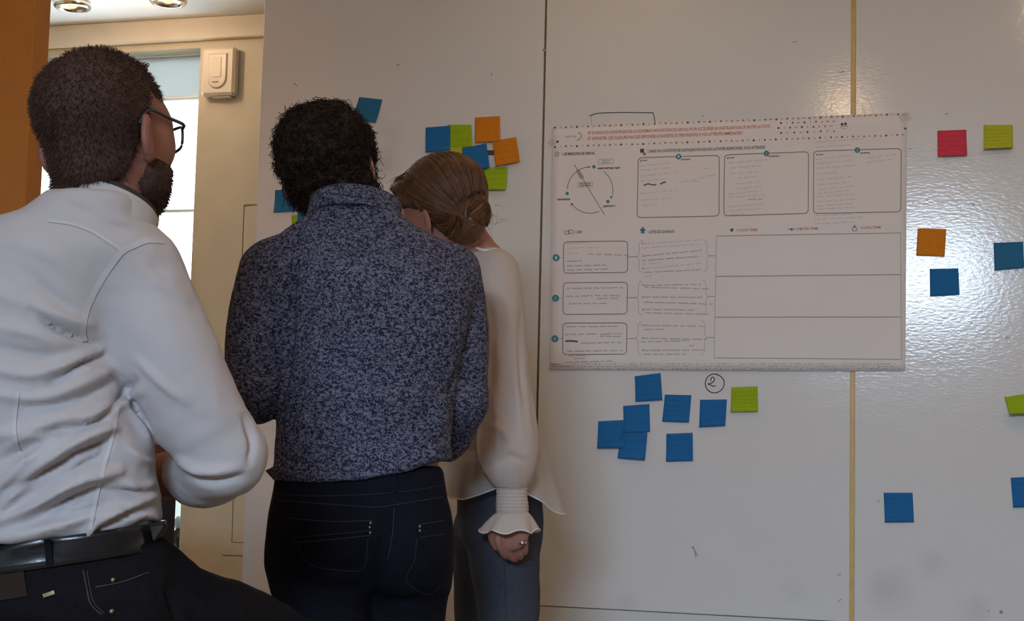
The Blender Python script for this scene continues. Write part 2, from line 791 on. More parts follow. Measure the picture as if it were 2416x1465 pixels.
M_BOARD = mat('enamel_board', (0.72, 0.71, 0.70), rough=0.13, spec=0.45, build=stain_board)
M_KICK = mat('board_kick', (0.66, 0.66, 0.63), rough=0.3)
M_BRASS = mat('yellow_edge_strip', (0.62, 0.40, 0.09), rough=0.4, spec=0.5, noise=(30, 0.12))
M_CORE = mat('board_core', (0.22, 0.13, 0.07), rough=0.8)
M_BEIGE = mat('beige_wall_paint', (0.58, 0.52, 0.39), rough=0.65, noise=(9, 0.05), bump=(120, 0.12, 0.002))
M_BEIGE2 = mat('beige_trim_paint', (0.70, 0.62, 0.49), rough=0.6, noise=(9, 0.04))
M_GROOVE = mat('panel_groove', (0.2, 0.14, 0.08), rough=0.9)
M_CEIL = mat('ceiling_paint', (0.82, 0.83, 0.81), rough=0.8, noise=(4, 0.03), bump=(160, 0.1, 0.002))
M_ORANGE = mat('orange_wall_paint', (0.60, 0.215, 0.022), rough=0.6, noise=(12, 0.06), bump=(200, 0.2, 0.002))
M_FLOOR = mat('floor_vinyl', (0.30, 0.235, 0.17), rough=0.45, noise=(6, 0.15))
M_WALL = mat('room_wall_paint', (0.52, 0.43, 0.33), rough=0.75, noise=(5, 0.05))
M_WHITE = mat('white_window_paint', (0.80, 0.82, 0.83), rough=0.4)

# board wall: structure backing with three enamel panels
uL = wall_uv(Wp(597, 700))[0]
uS1 = wall_uv(Wp(1275, 600))[0]
uS2 = wall_uv(Wp(2012, 700))[0]
uR = 1.95
TOP = CEIL


def wbox(name, u0, u1, z0, z1, o0, o1, material, parent=None, bev=0.0, loc=None):
    c = (WB(u0, z0, o0) + WB(u1, z1, o1)) / 2
    return box(name, c, WU * (u1 - u0) / 2, WN * (o1 - o0) / 2, np.array([0, 0, (z1 - z0) / 2]), material, parent, bev, loc)


wf = wbox('wall_front', uL + 0.004, uR, 0, TOP, -0.075, -0.012, M_CORE)
tag(wf, 'wall faced with three tall glossy white enamel boards', kind='structure')
zk = float(Wp(1640, 1448)[2])
wbox('panel', uL, uS1 - 0.003, 0.06, TOP - 0.005, -0.012, 0.0, M_BOARD, wf, 0.0015)
wbox('panel', uS1 + 0.003, uS2 - 0.006, zk, TOP - 0.005, -0.012, 0.0, M_BOARD, wf, 0.0015)
wbox('panel', uS2 + 0.006, uR, 0.06, TOP - 0.005, -0.012, 0.0, M_BOARD, wf, 0.0015)
wbox('kick_panel', uS1 + 0.003, uS2 - 0.006, 0.06, zk - 0.002, -0.012, -0.003, M_KICK, wf, 0.001)
t1 = wbox('trim_1', uS2 - 0.0056, uS2 + 0.0056, 0.02, TOP, -0.0118, -0.001, M_BRASS)
tag(t1, 'narrow yellow strip closing the joint between two white boards', kind='structure')
bb = wbox('baseboard_front', uL, uR, 0, 0.058, -0.012, 0.006, M_CORE, None)
tag(bb, 'dark baseboard under the white boards', kind='structure')

# far wall with the window (parallel to the boards, further back)
fu = lambda px, py: wall_uv(Wp(px, py, plane=FARP))
wx1 = fu(472, 150)[0]
wx0 = fu(66, 300)[0] - 0.05
wz1 = fu(300, 122)[1]
wz0 = fu(424, 1294)[1]
FO = FARP
FT = 0.16
far_u0, far_u1 = wx0 - 0.9, uL + 0.9
parts = []
for (a, b_, c, d) in ((far_u0, wx0, 0, CEIL), (wx1, far_u1, 0, CEIL), (wx0, wx1, wz1, CEIL), (wx0, wx1, 0, wz0)):
    cc = (WB(a, c, FO - FT) + WB(b_, d, FO)) / 2
    parts.append(box_vf(cc, WU * (b_ - a) / 2, WN * FT / 2, np.array([0, 0, (d - c) / 2])))
v, f = joinvf(parts)
wfar = tag(mk('wall_far', v, f, M_BEIGE, smooth=False), 'beige painted far wall with a tall window', kind='structure')


# recessed panel outline on the beige pier: grooves as thin dark insets
def fgroove(pts, w):
    """thin dark groove pressed on the far wall, drawn through pixels on that wall"""
    V, Fc = [], []
    for k in range(len(pts) - 1):
        a, b_ = np.array(pts[k], float), np.array(pts[k + 1], float)
        d = (b_ - a) / np.linalg.norm(b_ - a)
        nn = np.array([-d[1], d[0]]) * w / 2
        i = len(V)
        for q in (a - nn, b_ - nn, b_ + nn, a + nn):
            V.append(Wp(q[0], q[1], 0.0008, plane=FARP))
        Fc.append((i, i + 1, i + 2, i + 3))
    return V, Fc


v, f = joinvf([fgroove([(576, 484.5), (640, 481)], 3.0), fgroove([(576, 484), (547, 1279)], 2.0), fgroove([(547, 1279), (600, 1281)], 2.0),
               fgroove([(525, 1310), (600, 1312)], 3.0)])
fixn(mk('panel_groove', v, f, M_GROOVE, wfar, smooth=False))

# soffit band under the ceiling
zb = fu(350, 104)[1]
t2 = wbox('trim_2', far_u0, far_u1, zb, CEIL - 0.001, FO, FO + 0.03, M_BEIGE2, None, 0.004)
tag(t2, 'cream band running below the ceiling over the window', kind='structure')

# window: frame, muntin, panes, roller blind, sill
wloc = WB((wx0 + wx1) / 2, wz0, FO - 0.12)
w1 = wbox('window_1', wx0, wx0 + 0.028, wz0, wz1, FO - 0.15, FO - 0.10, M_WHITE, None, 0.003)
tag(w1, 'tall white framed window with a half lowered roller blind', kind='structure')
wbox('frame_stile', wx1 - 0.012, wx1, wz0, wz1, FO - 0.15, FO - 0.10, M_WHITE, w1, 0.002)
wbox('frame_rail', wx0 + 0.03, wx1 - 0.013, wz1 - 0.02, wz1, FO - 0.15, FO - 0.10, M_WHITE, w1, 0.002)
wbox('frame_rail', wx0 + 0.03, wx1 - 0.013, wz0, wz0 + 0.03, FO - 0.15, FO - 0.10, M_WHITE, w1, 0.002)
M_MUNT = mat('pale_blue_muntin', (0.55, 0.68, 0.70), rough=0.4)
zm = fu(415, 486)[1]
wbox('muntin', wx0 + 0.03, wx1 - 0.013, zm - 0.006, zm + 0.006, FO - 0.145, FO - 0.11, M_MUNT, w1, 0.002)
zr = fu(430, 217)[1]
M_GLASS = mat('window_glass', (0.95, 0.98, 1.0), rough=0.0, trans=1.0, spec=0.3)
M_GLASS.node_tree.nodes['Principled BSDF'].inputs['IOR'].default_value = 1.01
for (z0_, z1_) in ((wz0 + 0.031, zm - 0.007), (zm + 0.007, wz1 - 0.021)):
    wbox('pane', wx0 + 0.031, wx1 - 0.014, z0_, z1_, FO - 0.131, FO - 0.128, M_GLASS, w1)


def blind_nodes(nt, b, tc):
    out = nt.nodes['Material Output']
    tr = nt.nodes.new('ShaderNodeBsdfTranslucent')
    tr.inputs[0].default_value = (0.36, 0.41, 0.42, 1)
    mx = nt.nodes.new('ShaderNodeMixShader')
    mx.inputs[0].default_value = 0.62
    nt.links.new(b.outputs[0], mx.inputs[1])
    nt.links.new(tr.outputs[0], mx.inputs[2])
    nt.links.new(mx.outputs[0], out.inputs[0])


M_BLIND = mat('roller_blind_cloth', (0.72, 0.76, 0.76), rough=0.9, build=blind_nodes)
wbox('roller_blind', wx0 + 0.004, wx1 - 0.003, zr + 0.008, wz1 - 0.003, FO - 0.09, FO - 0.0885, M_BLIND, w1)
wbox('blind_rail', wx0 + 0.004, wx1 - 0.003, zr - 0.010, zr + 0.001, FO - 0.094, FO - 0.084, M_MUNT, w1, 0.003)
wbox('blind_rail', wx0 + 0.004, wx1 - 0.003, zr + 0.002, zr + 0.0085, FO - 0.093, FO - 0.085, M_WHITE, w1, 0.002)
wbox('window_sill', wx0 - 0.02, wx1 + 0.0, wz0 - 0.03, wz0 - 0.001, FO + 0.001, FO + 0.03, M_WHITE, w1, 0.004)

# orange wall stub in front of the bay, left
oe0, oe1 = P(83.5, 0, 3.55), P(31, 980, 3.55)
ox = float(P(57.5, 490, 3.55)[0])
oy = float(P(57.5, 490, 3.55)[1])
wl = box('wall_left', (ox - 0.9, oy + 0.06, CEIL / 2), (0.9, 0, 0), (0, 0.06, 0), (0, 0, CEIL / 2), M_ORANGE, None, 0.004)
tag(wl, 'orange painted wall end beside the window bay', kind='structure')

# rest of the shell
XL, XR, YB, YF = -2.95, 2.9, -2.37, 6.6
fl = box('floor', ((XL + XR) / 2, (YB + YF) / 2, -0.05), ((XR - XL) / 2, 0, 0), (0, (YF - YB) / 2, 0), (0, 0, 0.05), M_FLOOR)
tag(fl, 'dull brown floor of the meeting room', kind='structure')
ce = box('ceiling', ((XL + XR) / 2, (YB + YF) / 2, CEIL + 0.05), ((XR - XL) / 2, 0, 0), (0, (YF - YB) / 2, 0), (0, 0, 0.05), M_CEIL)
tag(ce, 'pale ceiling with round recessed spotlights', kind='structure')
wr = box('wall_right', (XR + 0.05, (YB + YF) / 2, CEIL / 2), (0.05, 0, 0), (0, (YF - YB) / 2, 0), (0, 0, CEIL / 2), M_WALL)
tag(wr, 'plain wall on the right outside the view', kind='structure')
wo = box('wall_outer', (XL - 0.05, (YB + oy) / 2, CEIL / 2), (0.05, 0, 0), (0, (oy - YB) / 2 + 0.1, 0), (0, 0, CEIL / 2), M_WALL)
tag(wo, 'plain wall on the left outside the view', kind='structure')
# side of the window bay, behind the orange wall end
pb = WB(far_u0, 0, FO - FT)
wy = box('wall_bay', (pb[0] + 0.03, (oy + 0.1 + pb[1]) / 2, CEIL / 2), (0.04, 0, 0), (0, (pb[1] - oy - 0.1) / 2, 0), (0, 0, CEIL / 2), M_BEIGE)
tag(wy, 'beige side wall of the window bay', kind='structure')
pe = WB(far_u1, 0, FO)
ps = WB(far_u1, 0, -0.08)
cc = (pe + ps) / 2
we = box('wall_closet', (cc[0], cc[1], CEIL / 2), WU * 0.03, WN * 0.45, (0, 0, CEIL / 2), M_BEIGE)
tag(we, 'beige end wall behind the white boards', kind='structure')
# rear wall with the second window opening (behind the camera)
parts = []
RWX0, RWX1, RWZ0, RWZ1 = -1.44, -0.16, 2.06, 2.62
for (a, b_, c, d) in ((XL, RWX0, 0, CEIL), (RWX1, XR, 0, CEIL), (RWX0, RWX1, RWZ1, CEIL), (RWX0, RWX1, 0, RWZ0)):
    parts.append(box_vf(((a + b_) / 2, YB - 0.05, (c + d) / 2), ((b_ - a) / 2, 0, 0), (0, 0.05, 0), (0, 0, (d - c) / 2)))
v, f = joinvf(parts)
tag(mk('wall_rear', v, f, M_WALL, smooth=False), 'plain wall behind the photographer with a wide high window', kind='structure')
w2 = box('window_2', (RWX0 + 0.02, YB - 0.05, (RWZ0 + RWZ1) / 2), (0.02, 0, 0), (0, 0.03, 0), (0, 0, (RWZ1 - RWZ0) / 2), M_WHITE)
tag(w2, 'wide high window behind the photographer', kind='structure')
box('frame_stile', (RWX1 - 0.02, YB - 0.05, (RWZ0 + RWZ1) / 2), (0.02, 0, 0), (0, 0.03, 0), (0, 0, (RWZ1 - RWZ0) / 2), M_WHITE, w2)

# outside the window: pale neighbouring house corner with quoin blocks, low garden wall
M_STONE = mat('pale_facade_stone', (0.42, 0.50, 0.55), rough=0.9, noise=(3, 0.08))
M_STONE2 = mat('pale_quoin_stone', (0.72, 0.76, 0.78), rough=0.9)
hb = P(66, 480, 13.0)
house = box('neighbouring_house', (hb[0] - 1.2, hb[1] + 1.0, 2.6), (1.2 + 0.05, 0, 0), (0, 1.0, 0), (0, 0, 2.6), M_STONE, loc=(hb[0] - 1.2, hb[1] + 1.0, 0))
tag(house, 'pale stone house corner seen through the window', 'building')
for k in range(16):
    q = P(84, 500 - 31 * k, 13.0)
    box('quoin_block', (q[0] - 0.02 + 0.03 * (k % 2), hb[1] - 0.02, q[2]), (0.12, 0, 0), (0, 0.06, 0), (0, 0, 0.05), M_STONE2, house, 0.01)
gwc = P(300, 1150, 9.0)
gw = box('garden_wall', (gwc[0], gwc[1], 0.55), (3.0, 0, 0), (0, 0.1, 0), (0, 0, 0.55), mat('garden_wall_render', (0.085, 0.092, 0.080), rough=0.9, noise=(4, 0.1)), loc=(gwc[0], gwc[1], 0))
tag(gw, 'low grey garden wall outside the window', 'wall')
box('coping', (gwc[0], gwc[1], 1.12), (3.02, 0, 0), (0, 0.14, 0), (0, 0, 0.02), M_STONE, gw, 0.005)

# ------------------------------------------------------------------ recessed ceiling spotlights
M_CHROME = mat('chrome_ring', (0.75, 0.75, 0.76), rough=0.15, metal=1.0)
M_REFL = mat('gold_reflector', (0.72, 0.55, 0.36), rough=0.22, metal=1.0)
M_BULB = mat('warm_bulb', (1, 0.9, 0.7), emit=((1.0, 0.72, 0.42), 30.0))
M_BULBOFF = mat('dim_bulb', (0.8, 0.65, 0.4), rough=0.2, emit=((1.0, 0.6, 0.25), 1.2))


def ceil_at(px, py):
    d = P(px, py, 1.0) - CAM
    t = (CEIL - CAM[2]) / d[2]
    return CAM + d * t


def spot_fixture(pos, label, power, lit=True, r=0.058, point=False):
    e = empty('recessed_spotlight', (pos[0], pos[1], CEIL), label, 'ceiling light', 'recessed ceiling spotlights')
    c = np.array([pos[0], pos[1], CEIL])
    v, f = lathe(c, (0, 0, -1), [(r * 0.80, 0.002), (r * 1.12, 0.002), (r * 1.2, 0.010), (r * 1.15, 0.022), (r * 1.02, 0.028), (r * 0.90, 0.026), (r * 0.80, 0.012)], 40, cap=False)
    fixn(mk('trim_ring', v, f, M_CHROME, e))
    v, f = lathe(c, (0, 0, -1), [(r * 0.9, 0.020), (r * 0.72, 0.012), (r * 0.5, 0.006), (r * 0.2, 0.003), (0.002, 0.0025)], 32, cap=False)
    fixn(mk('reflector', v, f, M_REFL, e))
    v, f = lathe(c, (0, 0, -1), [(0.003, 0.003), (r * 0.28, 0.005), (r * 0.34, 0.014), (r * 0.25, 0.022), (0.004, 0.025)], 20)
    fixn(mk('bulb', v, f, M_BULB if lit else M_BULBOFF, e))
    if power:
        l = bpy.data.lights.new('spotlight_lamp', 'POINT' if point else 'SPOT')
        l.energy = power
        l.color = (1.0, 0.68, 0.42)
        if not point:
            l.spot_size = math.radians(180)
            l.spot_blend = 0.25
        l.shadow_soft_size = 0.02 if point else r * 0.9
        lo = bpy.data.objects.new('spotlight_lamp', l)
        COL.objects.link(lo)
        lo.location = (0, 0, -0.075 if point else -0.032)
        lo.parent = e
    return e


spot_fixture(ceil_at(171, 4), 'chrome recessed ceiling spotlight next to the orange wall', 1.5, lit=False)
spot_fixture(ceil_at(397, -8), 'gold recessed ceiling spotlight over the beige pier', 1.5, lit=False)
spot_fixture(ceil_at(290, -38), 'brightly glowing recessed spotlight between two dim ones', 4, point=True)
spot_fixture((0.07, 1.46), 'recessed spotlight in the middle of the room', 16, r=0.075)
spot_fixture((1.2, 2.6), 'added unseen spotlight over the right of the boards', 15)  # added lamp out of view, brightens the boards from the right
spot_fixture((0.15, 3.62), 'added unseen spotlight over the left of the boards', 4.5)  # invented lamp warming the left boards, placed so its reflection stays out of frame
spot_fixture((2.1, 1.6), 'added unseen spotlight by the right wall', 8)  # unseen lamp added for warm ambience on the right
spot_fixture((-1.25, 0.8), 'added unseen spotlight over the left of the room', 5)  # put in for warm ambience, no fixture known here
spot_fixture((-2.2, 2.9), 'added unseen spotlight in front of the orange wall', 7.5)  # added out of view for a warm rim on the left of the heads
spot_fixture((1.2, -0.8), 'added unseen spotlight behind the photographer', 6)  # unseen, put in as warm fill behind the camera
spot_fixture((-1.2, -1.0), 'added unseen spotlight near the rear window', 5)  # another unseen lamp added for warm room fill

# ------------------------------------------------------------------ motion detector on the beige pier
M_PLAST = mat('cream_plastic', (0.66, 0.59, 0.47), rough=0.45)
M_PLAST2 = mat('cream_plastic_window', (0.60, 0.52, 0.42), rough=0.35)
mu0, mz1 = fu(490, 120)
mu1, mz0 = fu(563, 229)
md = empty('motion_detector', WB((mu0 + mu1) / 2, mz0, FO), 'cream plastic motion detector on the beige pier beside the window', 'detector')
wbox('housing', mu0, mu1, mz0, mz1, FO, FO + 0.045, M_PLAST, md, 0.010)
cu, du = (mu0 + mu1) / 2, (mu1 - mu0)
dz_ = mz1 - mz0
# rounded lens shield: U-shaped raised face
V, Fc = [], []
outl = []
for k in range(25):
    an = math.pi + math.pi * k / 24
    outl.append((cu + 0.30 * du * math.cos(an), mz0 + 0.34 * dz_ + 0.22 * dz_ * math.sin(an)))
outl = [(cu - 0.30 * du, mz1 - 0.13 * dz_)] + outl + [(cu + 0.30 * du, mz1 - 0.13 * dz_)]
n_ = len(outl)
V = [WB(u, z, FO + 0.044) for u, z in outl] + [WB(cu + (u - cu) * 0.86, mz0 + dz_ * .5 + (z - mz0 - dz_ * .5) * 0.9, FO + 0.052) for u, z in outl]
Fc = [(k, (k + 1) % n_, n_ + (k + 1) % n_, n_ + k) for k in range(n_)] + [tuple(range(n_, 2 * n_))]
fixn(mk('lens_cover', V, Fc, M_PLAST2, md, smooth=False))
wbox('lens_window', cu - 0.13 * du, cu + 0.13 * du, mz0 + 0.36 * dz_, mz0 + 0.78 * dz_, FO + 0.050, FO + 0.054, M_PLAST, md, 0.0015)
wbox('indicator_slot', cu - 0.12 * du, cu + 0.06 * du, mz0 + 0.255 * dz_, mz0 + 0.275 * dz_, FO + 0.051, FO + 0.0535, M_GROOVE, md)
wbox('mounting_foot', mu0 + 0.3 * du, mu1 - 0.15 * du, mz0 - 0.006, mz0 - 0.0005, FO, FO + 0.03, M_PLAST2, md, 0.001)

# ================================================================== POSTER
def poff(px, py):
    """how far the paper stands off the board"""
    x = (px - 1300) / 838.0
    y = (py - 285) / 590.0
    b = 0.0030 + 0.0035 * np.sin(math.pi * np.clip(x, 0, 1)) * np.clip(y, 0, 1) ** 2 + 0.0012 * np.sin(9 * x + 2 * y)
    return b


M_PAPER = mat('poster_paper', (0.80, 0.75, 0.73), rough=0.75, spec=0.2, noise=(3, 0.02))
TL, TR, BR, BL = map(np.array, ((1303., 301.), (2140., 266.), (2136., 876.), (1297., 872.)))
nx_, ny_ = 42, 28
V, Fc = [], []
for j in range(ny_ + 1):
    for i in range(nx_ + 1):
        s, t = i / nx_, j / ny_
        q = (TL * (1 - s) + TR * s) * (1 - t) + (BL * (1 - s) + BR * s) * t
        V.append(Wp(q[0], q[1], poff(q[0], q[1])))
for j in range(ny_):
    for i in range(nx_):
        a = j * (nx_ + 1) + i
        Fc.append((a, a + nx_ + 1, a + nx_ + 2, a + 1))
poster = mk('poster', V, Fc, M_PAPER, loc=Wp(1717, 874))
tag(poster, 'large white printed workshop poster taped across two boards, filled with handwriting', 'poster')
sm = poster.modifiers.new('thickness', 'SOLIDIFY')
sm.thickness = 0.0004
sm.offset = -1


class Ink:
    """flat print collected in poster pixels, laid on the paper or on the board"""

    def __init__(self, off=None):
        self.V, self.F = [], []
        self.off = off

    def pt(self, x, y):
        o = (poff(x, y) + 0.0007) if self.off is None else self.off
        return Wp(x, y, o)

    def mark(self):
        self.P = getattr(self, 'P', [])
        self.P.append(len(self.F))

    def poly(self, pts):
        self.mark()
        i = len(self.V)
        self.V += [self.pt(*p) for p in pts]
        self.F.append(tuple(range(i, i + len(pts))))

    def line(self, pts, w, closed=False, sub=30):
        self.mark()
        pts = [np.array(p, float) for p in pts]
        if closed:
            pts.append(pts[0])
        out = [pts[0]]
        for a, b in zip(pts[:-1], pts[1:]):
            n = max(1, int(np.linalg.norm(b - a) / sub))
            out += [a + (b - a) * k / n for k in range(1, n + 1)]
        c = np.array(out)
        T = np.gradient(c, axis=0)
        T /= np.linalg.norm(T, axis=1, keepdims=True) + 1e-9
        N = np.stack([-T[:, 1], T[:, 0]], -1) * w / 2
        i = len(self.V)
        for a, n in zip(c, N):
            self.V += [self.pt(*(a - n)), self.pt(*(a + n))]
        for k in range(len(c) - 1):
            j = i + 2 * k
            self.F.append((j, j + 1, j + 3, j + 2))

    def disc(self, x, y, r, n=20, ry=None):
        ry = ry or r
        self.poly([(x + r * math.cos(2 * math.pi * k / n), y + ry * math.sin(2 * math.pi * k / n)) for k in range(n)])

    def rbox(self, q, r, w):
        """rounded outline through 4 corners TL TR BR BL"""
        q = [np.array(p, float) for p in q]
        pts = []
        for k in range(4):
            p0, p, p1 = q[k - 1], q[k], q[(k + 1) % 4]
            a = p + (p0 - p) / np.linalg.norm(p0 - p) * r
            b = p + (p1 - p) / np.linalg.norm(p1 - p) * r
            for t in np.linspace(0, 1, 6):
                pts.append((1 - t) ** 2 * a + 2 * t * (1 - t) * p + t * t * b)
        self.line(pts, w, closed=True)

    def text(self, s, x0, y0, x1, y1, h, bold=0.0):
        """text whose baseline-centre runs from (x0,y0) to (x1,y1), cap height h px"""
        self.mark()
        cu_ = bpy.data.curves.new('t', 'FONT')
        cu_.body = s
        cu_.resolution_u = 2
        cu_.offset = bold
        ob = bpy.data.objects.new('t', cu_)
        COL.objects.link(ob)
        dg = bpy.context.evaluated_depsgraph_get()
        me = bpy.data.meshes.new_from_object(ob.evaluated_get(dg))
        vv = np.array([v.co[:] for v in me.vertices])
        if len(vv):
            mn = vv[:, 0].min()
            wd = vv[:, 0].max() - mn
            cap = 0.70
            i = len(self.V)
            for v in vv:
                t = (v[0] - mn) / wd
                yy = y0 + (y1 - y0) * t - (v[1] / cap - 0.5) * h
                self.V.append(self.pt(x0 + (x1 - x0) * t, yy))
            for p in me.polygons:
                self.F.append(tuple(i + k for k in p.vertices))
        bpy.data.objects.remove(ob)
        bpy.data.curves.remove(cu_)
        bpy.data.meshes.remove(me)

    def smear(self, x0, y0, x1, y1, h, seed=0):
        """tiny illegible print: a row of letter-like ticks"""
        self.mark()
        keep = list(self.P)
        rr = random.Random(seed)
        L = math.hypot(x1 - x0, y1 - y0)
        s = 0.0
        while s < L:
            w = h * rr.uniform(0.28, 0.5)
            t = (s + w / 2) / L
            x, y = x0 + (x1 - x0) * t, y0 + (y1 - y0) * t
            k = rr.random()
            if k < 0.93:
                self.line([(x - w * .2, y - h / 2), (x - w * .2, y + h / 2)], h * 0.26)
                yy = y + rr.choice((-.38, 0, .38)) * h
                self.line([(x - w * .4, yy), (x + w * .6, yy)], h * 0.34)
            s += w * 1.25
        self.P = keep

    def scribble(self, x0, y0, x1, y1, h=3.0, w=0.9, gap=0.16, seed=0):
        """one line of illegible handwriting"""
        rr = random.Random(seed)
        L = math.hypot(x1 - x0, y1 - y0)
        s = 0.0
        while s < L:
            wl_ = rr.uniform(8, 26)
            e = min(L, s + wl_)
            pts = []
            k = s
            up = 1
            while k < e:
                t = k / L
                amp = h * rr.choice((0.35, 0.5, 0.6, 1.0))
                pts.append((x0 + (x1 - x0) * t + rr.uniform(-.4, .4), y0 + (y1 - y0) * t - up * amp * 0.6))
                up = -up
                k += rr.uniform(0.9, 1.9)
            if len(pts) > 2:
                self.line(pts, w, sub=50)
            s = e + rr.uniform(0.6, 1.4) * gap * 26

    def split(self, name, material, parent, label=None):
        """one part for each printed piece"""
        st = self.P + [len(self.F)]
        for a, b in zip(st[:-1], st[1:]):
            if b <= a:
                continue
            sub = Ink(self.off)
            ids = sorted({i for f_ in self.F[a:b] for i in f_})
            mp = {i: k for k, i in enumerate(ids)}
            sub.V = [self.V[i] for i in ids]
            sub.F = [tuple(mp[i] for i in f_) for f_ in self.F[a:b]]
            sub.build(name, material, parent, label, stuff=False)

    def build(self, name, material, parent, label=None, stuff=True):
        if not self.V:
            return None
        o = mk(name, self.V, self.F, material, parent, smooth=False)
        # all ink faces the room
        ws = Vector(WN)
        flip = [p.index for p in o.data.polygons if p.normal.dot(ws) < 0]
        if flip:
            import bmesh
            bm = bmesh.new()
            bm.from_mesh(o.data)
            bm.faces.ensure_lookup_table()
            bmesh.ops.reverse_faces(bm, faces=[bm.faces[i] for i in flip])
            bm.to_mesh(o.data)
            bm.free()
        if label:
            o['label'] = label
        if stuff:
            o['kind'] = 'stuff'
        return o


def ink(name, c):
    return mat(name, c, rough=0.8, spec=0.2)


I_DARK, I_RED, I_TEAL = ink('ink_dark', (0.10, 0.085, 0.085)), ink('ink_red', (0.58, 0.17, 0.11)), ink('ink_teal', (0.06, 0.27, 0.33))
I_LINE, I_GREY, I_PALE = ink('ink_line', (0.22, 0.20, 0.20)), ink('ink_pencil', (0.22, 0.20, 0.21)), ink('ink_faint', (0.43, 0.40, 0.40))
I_HAND = ink('ink_faded_pen', (0.47, 0.44, 0.44))
I_WHITE, I_TAN = ink('ink_white', (0.75, 0.76, 0.76)), ink('ink_tan', (0.42, 0.35, 0.28))
I_TLINE, I_BLUEG = ink('ink_table_line', (0.26, 0.31, 0.32)), ink('ink_bluegrey', (0.33, 0.34, 0.40))

red = Ink()
red.text("ET SI NOUS CO-CONSTRUISIONS LA ROADMAP INNOVATION DE NERVAL POUR ACCÉLÉRER LA DIGITALISATION DE NOTRE ACTIVITÉ", 1388, 314.5, 1817, 298, 7.2, 0.012)
red.text("ET APPORTER, DÈS AUJOURD'HUI DES RÉPONSES CONCRÈTES ET PERTINENTES À VOS ATTENTES IMMÉDIATES ?", 1388, 328, 1753, 314, 7.2, 0.012)
red.text("À COURT TERME", 1738, 543.5, 1787, 542.5, 6.0, 0.01)
red.text("À MOYEN TERME", 1880, 540.5, 1931, 539.5, 6.0, 0.01)
red.text("À LONG TERME", 2031, 537.5, 2079, 536.5, 6.0, 0.01)

dark, reddots, faint = Ink(), Ink(), Ink()


conf = Ink()


def confetti(x0, y0, x1, y1, step, seed, big=3.0):
    rr = random.Random(seed)
    n = int(abs(x1 - x0) / step)
    for k in range(n + 1):
        t = k / n
        x, y = x0 + (x1 - x0) * t, y0 + (y1 - y0) * t + rr.uniform(-.6, .6)
        m = k % 12
        tgt = conf
        if m in (0, 4, 10):
            (conf if m != 10 else reddots).poly([(x - big, y), (x, y - big), (x + big, y), (x, y + big)])
        elif m in (2, 6):
            conf.disc(x, y, big * 0.72, 8)
        elif m == 8:
            reddots.disc(x, y, big * 0.75, 8)
        elif m in (1, 5):
            conf.line([(x, y - 2), (x, y + 2)], 1.0)
        elif m in (3, 9):
            conf.line([(x - 3, y), (x + 3, y)], 1.2)
        elif m == 7:
            conf.line([(x - 2, y + 2), (x + 2, y - 2)], 1.2)
        else:
            conf.line([(x - 2, y - 2), (x + 2, y + 2)], 1.2)


confetti(1310, 302, 2132, 270, 13, 1)
confetti(1310, 347, 2130, 319, 13, 2)
confetti(1843, 291, 1967, 287, 13, 3)
confetti(1837, 303, 1961, 298, 13.5, 4)
confetti(1843, 314, 1968, 310, 14, 5)
conf.disc(1316, 335, 3)
conf.disc(2136, 304, 2.5)
tiny = Ink()
rr = random.Random(3)
for yy in (858.5, 864.5, 870.5):
    x = 1352.0
    while x < 2126:
        if rr.random() < 0.75:
            q = rr.uniform(0.8, 1.7)
            tiny.poly([(x - q, yy), (x, yy - q), (x + q, yy + rr.uniform(-.3, .3)), (x, yy + q)])
        x += rr.uniform(5, 8.5)
tiny.smear(1301, 859.5, 1322, 859.5, 2.2, seed=1)
tiny.smear(1304, 864.5, 1346, 864.5, 2.2, seed=2)
# headings
dark.text("\\ LES MISSIONS DE NERVAL", 1326, 364, 1405, 362, 6.2, 0.02)
dark.text("\\ DANS UN CONTEXTE DE DIGITALISATION DE NOS ACTIVITÉS RESPECTIVES, VOUS ATTENDEZ", 1528, 357.5, 1806, 347.5, 6.6, 0.014)
dark.text("\\ SAV", 1358, 548, 1375, 547.5, 6.6, 0.014)
dark.text("\\ LISTE DE SOUHAITS", 1529, 547.5, 1592, 546.5, 6.6, 0.014)
# icons
lines = Ink()
lines.rbox([(1311, 360), (1319, 359), (1319, 369), (1311, 369)], 2, 1.2)
lines.line([(1313, 366), (1318, 361)], 1)
lines.rbox([(1333, 546), (1344, 545), (1344, 553), (1333, 553)], 2, 1.2)
lines.rbox([(1342, 543), (1353, 543), (1353, 551), (1342, 551)], 2, 1.2)
dark.poly([(1511, 352), (1520, 351.5), (1520, 361), (1511, 361)])
lines.disc(1521, 364, 3.2)
dark.poly([(1723, 541), (1731, 539), (1729, 547), (1724, 546)])
lines.disc(1868, 541.5, 3.2)
lines.line([(1859, 541), (1877, 541)], 1.6)
lines.rbox([(2012, 537), (2021, 537), (2022, 545), (2011, 545)], 2, 1.5)
lines.disc(2016.5, 534, 2.4)
# team icon
blue = Ink()
for (x, y) in ((1987, 294), (1995, 293)):
    dark.disc(x, y, 3.3, 12)
lines.line([(1983, 303), (1985, 299), (1991, 298), (1998, 298), (2001, 302)], 1.2)
lines.line([(1988, 305), (1991, 302), (1996, 305)], 1.0)
# logo
blue.text("NERVAL", 1335, 323.5, 1362, 322, 5.0, 0.006)
pal = Ink()
pal.line([(1365, 313), (1370, 316), (1373, 322), (1370, 328), (1362, 332)], 2.6)
# missions wheel
cx_, cy_ = 1393.0, 449.0


def arc(a0, a1, rx=53.5, ry=54.5, n=22):
    return [(cx_ + rx * math.cos(a), cy_ - ry * math.sin(a)) for a in np.linspace(math.radians(a0), math.radians(a1), n)]


